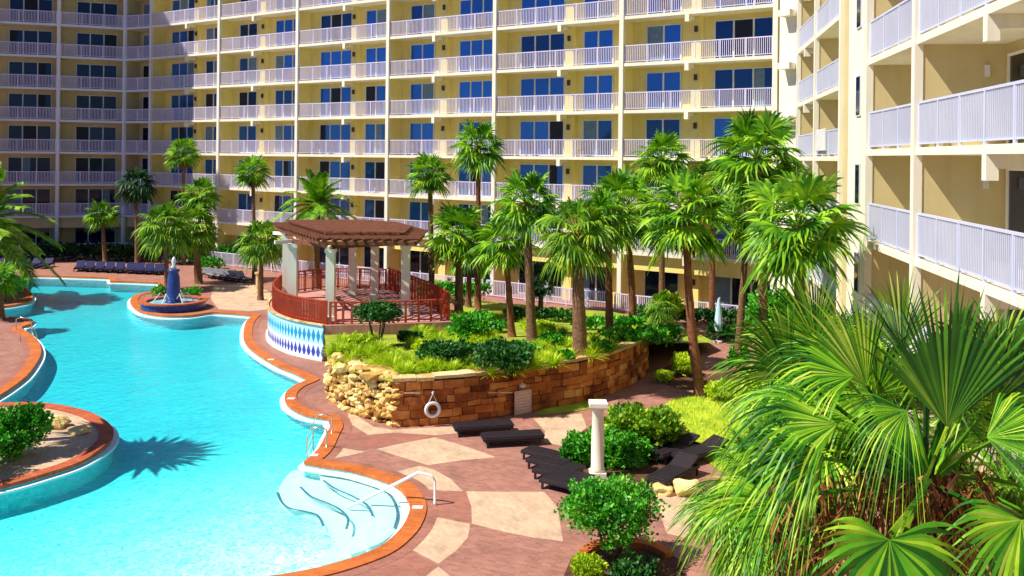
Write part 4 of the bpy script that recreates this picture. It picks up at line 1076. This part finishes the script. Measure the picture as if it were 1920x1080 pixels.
# ------------------------------------------------------------------ loungers
def make_lounger(mat_='black', back=.12, frame='black'):
    root = bpy.data.objects.new('sun_lounger', None); C.objects.link(root)
    def bxp(nm, dims, m=mat_, par=root, rot=None, loc=(0, 0, 0)):
        mb = MB()
        for d_ in dims: mb.box(*d_)
        o = mb.build(nm, m, par); o.location = loc
        if rot: o.rotation_euler.y = rot
        bv = o.modifiers.new('b', 'BEVEL'); bv.width = .015; bv.segments = 2
        return o
    bxp('seat', [(-.95, .35, -.33, .33, .28, .34)])
    sl = [(0, .66, -.33, .33, 0, .06)]
    bxp('backrest', sl, rot=-back, loc=(.36, 0, .28))
    bxp('frame', [(-.98, .98, -.36, -.31, .20, .30), (-.98, .98, .31, .36, .20, .30), (-1.0, -.95, -.31, .31, .20, .30), (.95, 1.0, -.31, .31, .20, .30)], frame)
    for sx in (-.85, .85):
        for sy in (-.33, .33): bxp('leg', [(sx-.04, sx+.04, sy-.03, sy+.03, 0, .20)], frame)
    return root
LG = {'black': make_lounger('black', .0), 'raised': make_lounger('black', .35), 'navy': make_lounger('navy', .6), 'grey': make_lounger('grey_fabric', .65)}
first = {k: True for k in LG}
def lounger(kind, p, ang, label, group, z=0):
    o = LG[kind] if first[kind] else copy_tree(LG[kind]); first[kind] = False
    o.location = (p.x, p.y, z); o.rotation_euler.z = ang; o.scale = (.88,)*3 if group.startswith('black') and ang < -.3 else (1,)*3; tag(o, label, 'sun lounger', group); return o
g_ = 'black loungers on the brick terrace'
lounger('black', P(905, 812), .22, 'flat black lounger left of its pair below the stone wall', g_)
lounger('black', P(960, 832), .20, 'flat black lounger right of its pair, nearest the terrace paving', g_)
rows_ = [(1030, 866, 'farthest'), (1041, 884, 'second from the back'), (1055, 903, 'third from the back'), (1070, 922, 'nearest')]
for x, y, t in rows_: lounger('black', P(x, y), -.6+random.uniform(-.05, .05), f'black lounger in the row left of the white pillar, {t} of four', g_)
lounger('raised', P(1262, 856), .75, 'black lounger with raised end behind the pillar shrub, upper one near the lawn', g_)
lounger('raised', P(1262, 902), .9, 'black lounger at the right of the pillar shrub, lower one near the sandy patch', g_)
lounger('raised', P(1312, 862), .6, 'black lounger half hidden under the fan palm leaves by the lawn', g_)
for i, x in enumerate([150, 168, 187, 206, 225, 245, 262, 280, 298]):
    lounger('navy', P(x, 507+i*.8), 1.9, 'navy lounger with raised back in the shaded row at the far end of the pool', 'navy loungers in the shaded row')
for i, x in enumerate([-5, 18, 42, 64, 86]):
    lounger('navy', P(x, 502), 1.7, 'navy lounger in the shaded group at the far left', 'navy loungers at the far left')
for i, x in enumerate([396, 408, 420, 432, 444, 456]):
    lounger('grey', P(x, 521+i*1.5), 2.3, 'grey lounger in the sunlit row between the fountain and the pergola', 'grey loungers in the sunlit row')

# ------------------------------------------------------------------ pillar, life ring, sign, rails
p = P(1120, 893)
mb = MB(); mb.box(p.x-.24, p.x+.24, p.y-.24, p.y+.24, 0, .15)
pr = empty('pillar', p, 'free standing white round pillar with square capital among the shrubs', 'pillar'); mb.build('base', 'cream', pr, loc=tuple(p))
mb = MB(); mb.lathe([(.21, .15), (.22, .22), (.19, .27), (.185, 1.2), (.165, 1.92), (.19, 1.96), (.19, 2.0)], p.x, p.y, 20); mb.build('shaft', 'cream', pr, loc=tuple(p), smooth=True)
mb = MB(); mb.box(p.x-.22, p.x+.22, p.y-.22, p.y+.22, 2.0, 2.06); mb.box(p.x-.26, p.x+.26, p.y-.26, p.y+.26, 2.06, 2.18); mb.build('capital', 'cream', pr, loc=tuple(p))

def on_wall(px, py, out=.12):   # a point on the front of the stone wall
    r = ray(px, py); best = None
    for i in range(nn-1):
        a, b_ = front[i], front[i+1]; e = b_-a; den = e.x*r.y-e.y*r.x
        if abs(den) < 1e-9: continue
        t = (a.x*r.y-a.y*r.x)/-den
        if 0 <= t <= 1:
            q = a+e*t; d = q.y/r.y; nrm = Vector((e.y, -e.x, 0)).normalized()
            best = Vector((q.x, q.y, ZC+r.z*d))+nrm*out, e.normalized(), nrm; break
    return best
q, e, nv = on_wall(810, 766, .14)
mt = MB(); ring = []
Rm, rm = .23, .065; mb = MB()
for i in range(28):
    a = 2*math.pi*i/28; c = q+(e*math.cos(a)+V((0, 0, 1))*math.sin(a))*Rm
    for j in range(8):
        b2 = 2*math.pi*j/8; mb.v.append(tuple(c+((e*math.cos(a)+V((0, 0, 1))*math.sin(a))*math.cos(b2)+nv*math.sin(b2))*rm))
for i in range(28):
    for j in range(8): mb.f.append((i*8+j, i*8+(j+1) % 8, ((i+1) % 28)*8+(j+1) % 8, ((i+1) % 28)*8+j))
lr = empty('life_ring', q, 'white life ring with rope hanging on the orange stone wall', 'life ring'); mb.build('ring', 'white', lr, loc=tuple(q), smooth=True)
mb = MB(); mb.tube([q+e*.16+V((0, 0, .2)), q+V((0, 0, .55))+nv*.02, q-e*.16+V((0, 0, .2))], .018, 5); mb.build('rope', 'white', lr, loc=tuple(q))
mb = MB(); h = q+V((0, 0, .56)); mb.tube([h-nv*.1, h+nv*.05, h+nv*.05+V((0, 0, .08))], .03, 6); mb.build('hook', 'white', lr, loc=tuple(q))
a_, e1, n1_ = on_wall(757, 735, .12); b2_, _, _ = on_wall(957, 735, .12)
mb = MB(); mb.tube([a_, b2_], .02, 6); o = mb.build('rescue_pole', 'chrome', loc=tuple(a_)); tag(o, 'long thin rescue pole hung horizontally across the stone wall above the life ring', 'rescue pole')
q, e, nv = on_wall(977, 753, .13)
sg = empty('safety_sign', q, 'square pale pool sign fixed to the stone wall behind the black loungers', 'sign')
mb = MB(); u = e*.37; z_ = V((0, 0, .44)); mb.hexa([q-u-z_, q+u-z_, q+u-z_-nv*.03, q-u-z_-nv*.03, q-u+z_, q+u+z_, q+u+z_-nv*.03, q-u+z_-nv*.03]); 
mb.build('board', mat('sign board', (.62, .40, .33), (.55, .34, .28), 6, .5), sg, loc=tuple(q))
mb = MB()
for k in range(7):
    zz = V((0, 0, .33-k*.11)); ln_ = e*(.30 if k % 3 else .2); t = V((0, 0, .012)); mb.add([q-ln_+zz+nv*.003-t, q+ln_+zz+nv*.003-t, q+ln_+zz+nv*.003+t, q-ln_+zz+nv*.003+t], [(0, 1, 2, 3)])
mb.build('lettering', mat('sign print', (.80, .66, .58), None, 3, .6), sg, loc=tuple(q))
l_, _, _ = on_wall(975, 722, .16); mb = MB(); mb.lathe([(.03, l_.z-.06), (.10, l_.z-.02), (.13, l_.z+.03), (.05, l_.z+.09)], l_.x, l_.y, 12); o = mb.build('wall_light', 'white', loc=tuple(l_)); tag(o, 'small white dome light on the stone wall just above the pale sign', 'light')

p0 = P(815, 947)
hr = empty('handrail', p0, 'cream metal handrail descending over the curved white pool steps', 'handrail')
mb = MB(); t0 = PD(815, 893, p0.y); t0 = V((p0.x, p0.y, t0.z)); t1 = PD(785, 886, p0.y+.15); e1 = P(652, 952, -.35)
mb.tube([p0, t0-V((0, 0, .12)), t0-V((.05, -.01, .02)), t0+V((-.12, .03, .02)), t1, t1.lerp(e1, .97), e1], [.03, .03, .03, .03, .045, .045, .045], 8); mb.build('rail', 'white', hr, loc=tuple(p0), smooth=True)
mb = MB(); mb.lathe([(.07, 0.003), (.07, .03), (.03, .05)], p0.x, p0.y, 12); mb.build('base', 'chrome', hr, loc=tuple(p0))
def ladder(px1, py1, px2, py2, label, dx):
    b_ = P(px1, py1); lt = empty('pool_ladder', b_, label, 'pool ladder', 'ladders of the pool')
    for (x, y) in ((px1, py1), (px2, py2)):
        a = P(x, y, .05); mb = MB(); mb.tube([a, a+V((0, 0, .55)), a+V((dx*.2, 0, .63)), a+V((dx*.5, 0, .6)), a+V((dx*.62, 0, .3)), a+V((dx*.62, 0, -.7))], .024, 7)
        mb.build('rail', 'chrome', lt, loc=tuple(b_), smooth=True)
    a = P(px1, py1, -.3)+V((dx*.62, 0, 0)); c = P(px2, py2, -.3)+V((dx*.62, 0, 0))
    for z in (0, -.3): mb = MB(); mb.tube([a+V((0, 0, z)), c+V((0, 0, z))], .03, 6); mb.build('tread', 'white', lt, loc=tuple(b_))
ladder(612, 838, 622, 812, 'steel pool ladder below the rough rock wall', -1.0)
ladder(38, 640, 30, 618, 'steel pool ladder on the left bank', 1.3)

# furled parasol, bollard light, boulders, person
p = P(1345, 642); pr = empty('parasol', p, 'furled light blue parasol standing by the hedge near the ground floor', 'parasol')
mb = MB(); mb.tube([p, p+V((.1, 0, 2.3))], .025, 6); mb.build('pole', 'white', pr, loc=tuple(p))
mb = MB(); mb.lathe([(.05, .5), (.2, .62), (.22, 1.0), (.14, 1.7), (.04, 2.25)], p.x+.05, p.y, 10); mb.build('canopy', mat('pale blue canvas', (.55, .72, .82), (.4, .6, .75), 6, .8), pr, loc=tuple(p))
mb = MB(); mb.lathe([(.25, 0), (.25, .08), (.05, .12)], p.x, p.y, 12); mb.build('base', 'white', pr, loc=tuple(p))
p = Gt(1277, 648); bl = empty('garden_light', p, 'small white bollard light between the hedge and the leaning palm', 'garden light')
mb = MB(); mb.lathe([(.09, 0), (.09, .55)], p.x, p.y, 12); mb.build('post', 'white', bl, loc=tuple(p)) if False else None
mb = MB(); mb.lathe([(.08, p.z), (.08, p.z+.55)], p.x, p.y, 12); mb.build('post', 'white', bl, loc=tuple(p))
mb = MB(); mb.lathe([(.14, p.z+.551), (.15, p.z+.62), (.06, p.z+.7)], p.x, p.y, 12); mb.build('cap', 'white', bl, loc=tuple(p))
for (x, y, r_, lb) in ((100, 800, .42, 'rounded sandstone boulder beside the shrub on the round island'), (150, 812, .3, 'smaller reddish boulder on the round island'), (1290, 925, .4, 'pale sandstone boulder by the lower black lounger'), (1345, 945, .35, 'pale flat boulder at the edge of the fan palm leaves'), (1240, 925, .3, 'small pale boulder right of the round shrub tree')):
    c = P(x, y); mb = MB(); stone(mb, (c.x, c.y, r_*.25), r_, 1.2, 1, .65, 3); tag(mb.build('boulder', 'rubble', loc=(c.x, c.y, 0), smooth=True), lb, 'boulder')
# planter urn stub left of the terrace and low post lamps
c = P(485, 548); mb = MB(); mb.lathe([(.26, 0), (.26, .1), (.2, .15), (.2, 1.2), (.28, 1.25), (.28, 1.35), (.02, 1.4)], c.x, c.y, 14); tag(mb.build('bollard', 'stone_cap', loc=(c.x, c.y, 0)), 'short stone bollard post at the left of the pergola terrace', 'bollard')
# standing person far left
def person(p, label, shirt, face=0):
    root = empty('person', p, label, 'person')
    me = bpy.data.meshes.new('body'); J = [(0, 0, .95), (0, 0, 1.2), (0, 0, 1.42), (0, 0, 1.52), (0, 0, 1.66), (0, 0, 1.74), (.17, 0, 1.4), (.24, .02, 1.12), (.2, -.1, .9), (-.17, 0, 1.4), (-.24, .02, 1.12), (-.2, -.12, .9), (.1, 0, .88), (.11, -.03, .5), (.1, .02, .08), (.1, -.12, .04), (-.1, 0, .88), (-.12, .04, .5), (-.12, .08, .08), (-.12, -.06, .04)]
    E_ = [(0, 1), (1, 2), (2, 3), (3, 4), (4, 5), (2, 6), (6, 7), (7, 8), (2, 9), (9, 10), (10, 11), (0, 12), (12, 13), (13, 14), (14, 15), (0, 16), (16, 17), (17, 18), (18, 19)]
    rr = [.14, .12, .13, .055, .095, .07, .06, .045, .035, .06, .045, .035, .09, .06, .04, .035, .09, .06, .04, .035]
    me.from_pydata(J, E_, []); o = bpy.data.objects.new('body', me); C.objects.link(o); o.parent = root; root.rotation_euler.z = face
    sk_ = o.modifiers.new('s', 'SKIN'); lay = me.skin_vertices[0] if me.skin_vertices else None
    if lay is None:
        bpy.context.view_layer.objects.active = o; lay = me.skin_vertices[0] if me.skin_vertices else None
    if lay:
        for i, r_ in enumerate(rr): lay.data[i].radius = (r_, r_)
        lay.data[0].use_root = True
    o.modifiers.new('u', 'SUBSURF').levels = 1; me.materials.append(mat('skin', (.55, .30, .2), None, 5, .6))
    mb = MB(); mb.lathe([(.155, .9), (.165, 1.1), (.175, 1.35), (.12, 1.47), (.07, 1.5)], 0, 0, 14); s_ = mb.build('shirt', shirt, root); s_.scale = (1.15, .85, 1)
    return root
person(P(37, 500), 'person in a white top standing by the navy loungers at the far left', 'white', 1.0)

# beach towel over a far balcony railing of the near wing
mb = MB(); a = pt4(6.9, -.02); b_ = pt4(9.4, -.02); u_ = (b_-a).normalized(); z0 = H1+.1+FH*2+.25
mb.bar(a, b_, (.07, .04), z0+.98, z0); o = mb.build('beach_towel', 'white', loc=(a.x, a.y, z0)); bv = o.modifiers.new('b', 'BEVEL'); bv.width = .02
tag(o, 'white towel hung over a balcony railing of the near wing beside the tower', 'towel')

# chairs on the balconies of the long block
MU = (MBp-MA).normalized(); MI = Vector((-MU.y, MU.x))
def mpt(u_, d_): return MA+MU*u_+MI*d_
def chair():
    root = bpy.data.objects.new('balcony_chair', None); C.objects.link(root)
    def b__(nm, *d_):
        mb = MB()
        for q in d_: mb.box(*q)
        mb.build(nm, 'bronze', root)
    b__('seat', (-.26, .26, -.25, .25, .40, .45)); b__('backrest', (-.26, .26, .22, .27, .451, 1.0))
    for x in (-.23, .23):
        for y in (-.22, .22): b__('leg', (x-.02, x+.02, y-.02, y+.02, 0, .399))
    return root
c0 = chair(); used = False; cr_ = random.Random(12); ang = math.atan2(MU.y, MU.x)
for k in range(1, 8):
    for b_ in range(1, 6):
        if cr_.random() < .45: continue
        for j in range(2):
            o = copy_tree(c0) if used else c0; used = True
            q = mpt(b_*bw+1.5+j*.9+cr_.choice((0, 5.0)), .8); o.location = (q.x, q.y, H1+FH*(k-1)); o.rotation_euler.z = ang+cr_.uniform(-.5, .5)
            tag(o, 'dark bronze chair standing behind a balcony railing of the long yellow block', 'chair', 'chairs on the balconies of the long block')

# curved brick edging of the bed under the round shrub tree
ed = catmull([P(x, y) for x, y in [(1085, 1040), (1120, 1022), (1170, 1018), (1225, 1026), (1262, 1044)]], (), False, 6); mb = MB(); eo = offset(ed, .25, False)
for i in range(len(ed)-1):
    q = [ed[i], ed[i+1], eo[i+1], eo[i]]; mb.hexa([(p.x, p.y, .001) for p in q]+[(p.x, p.y, .14) for p in q])
struct(mb.build('bed_kerb', 'coping'))
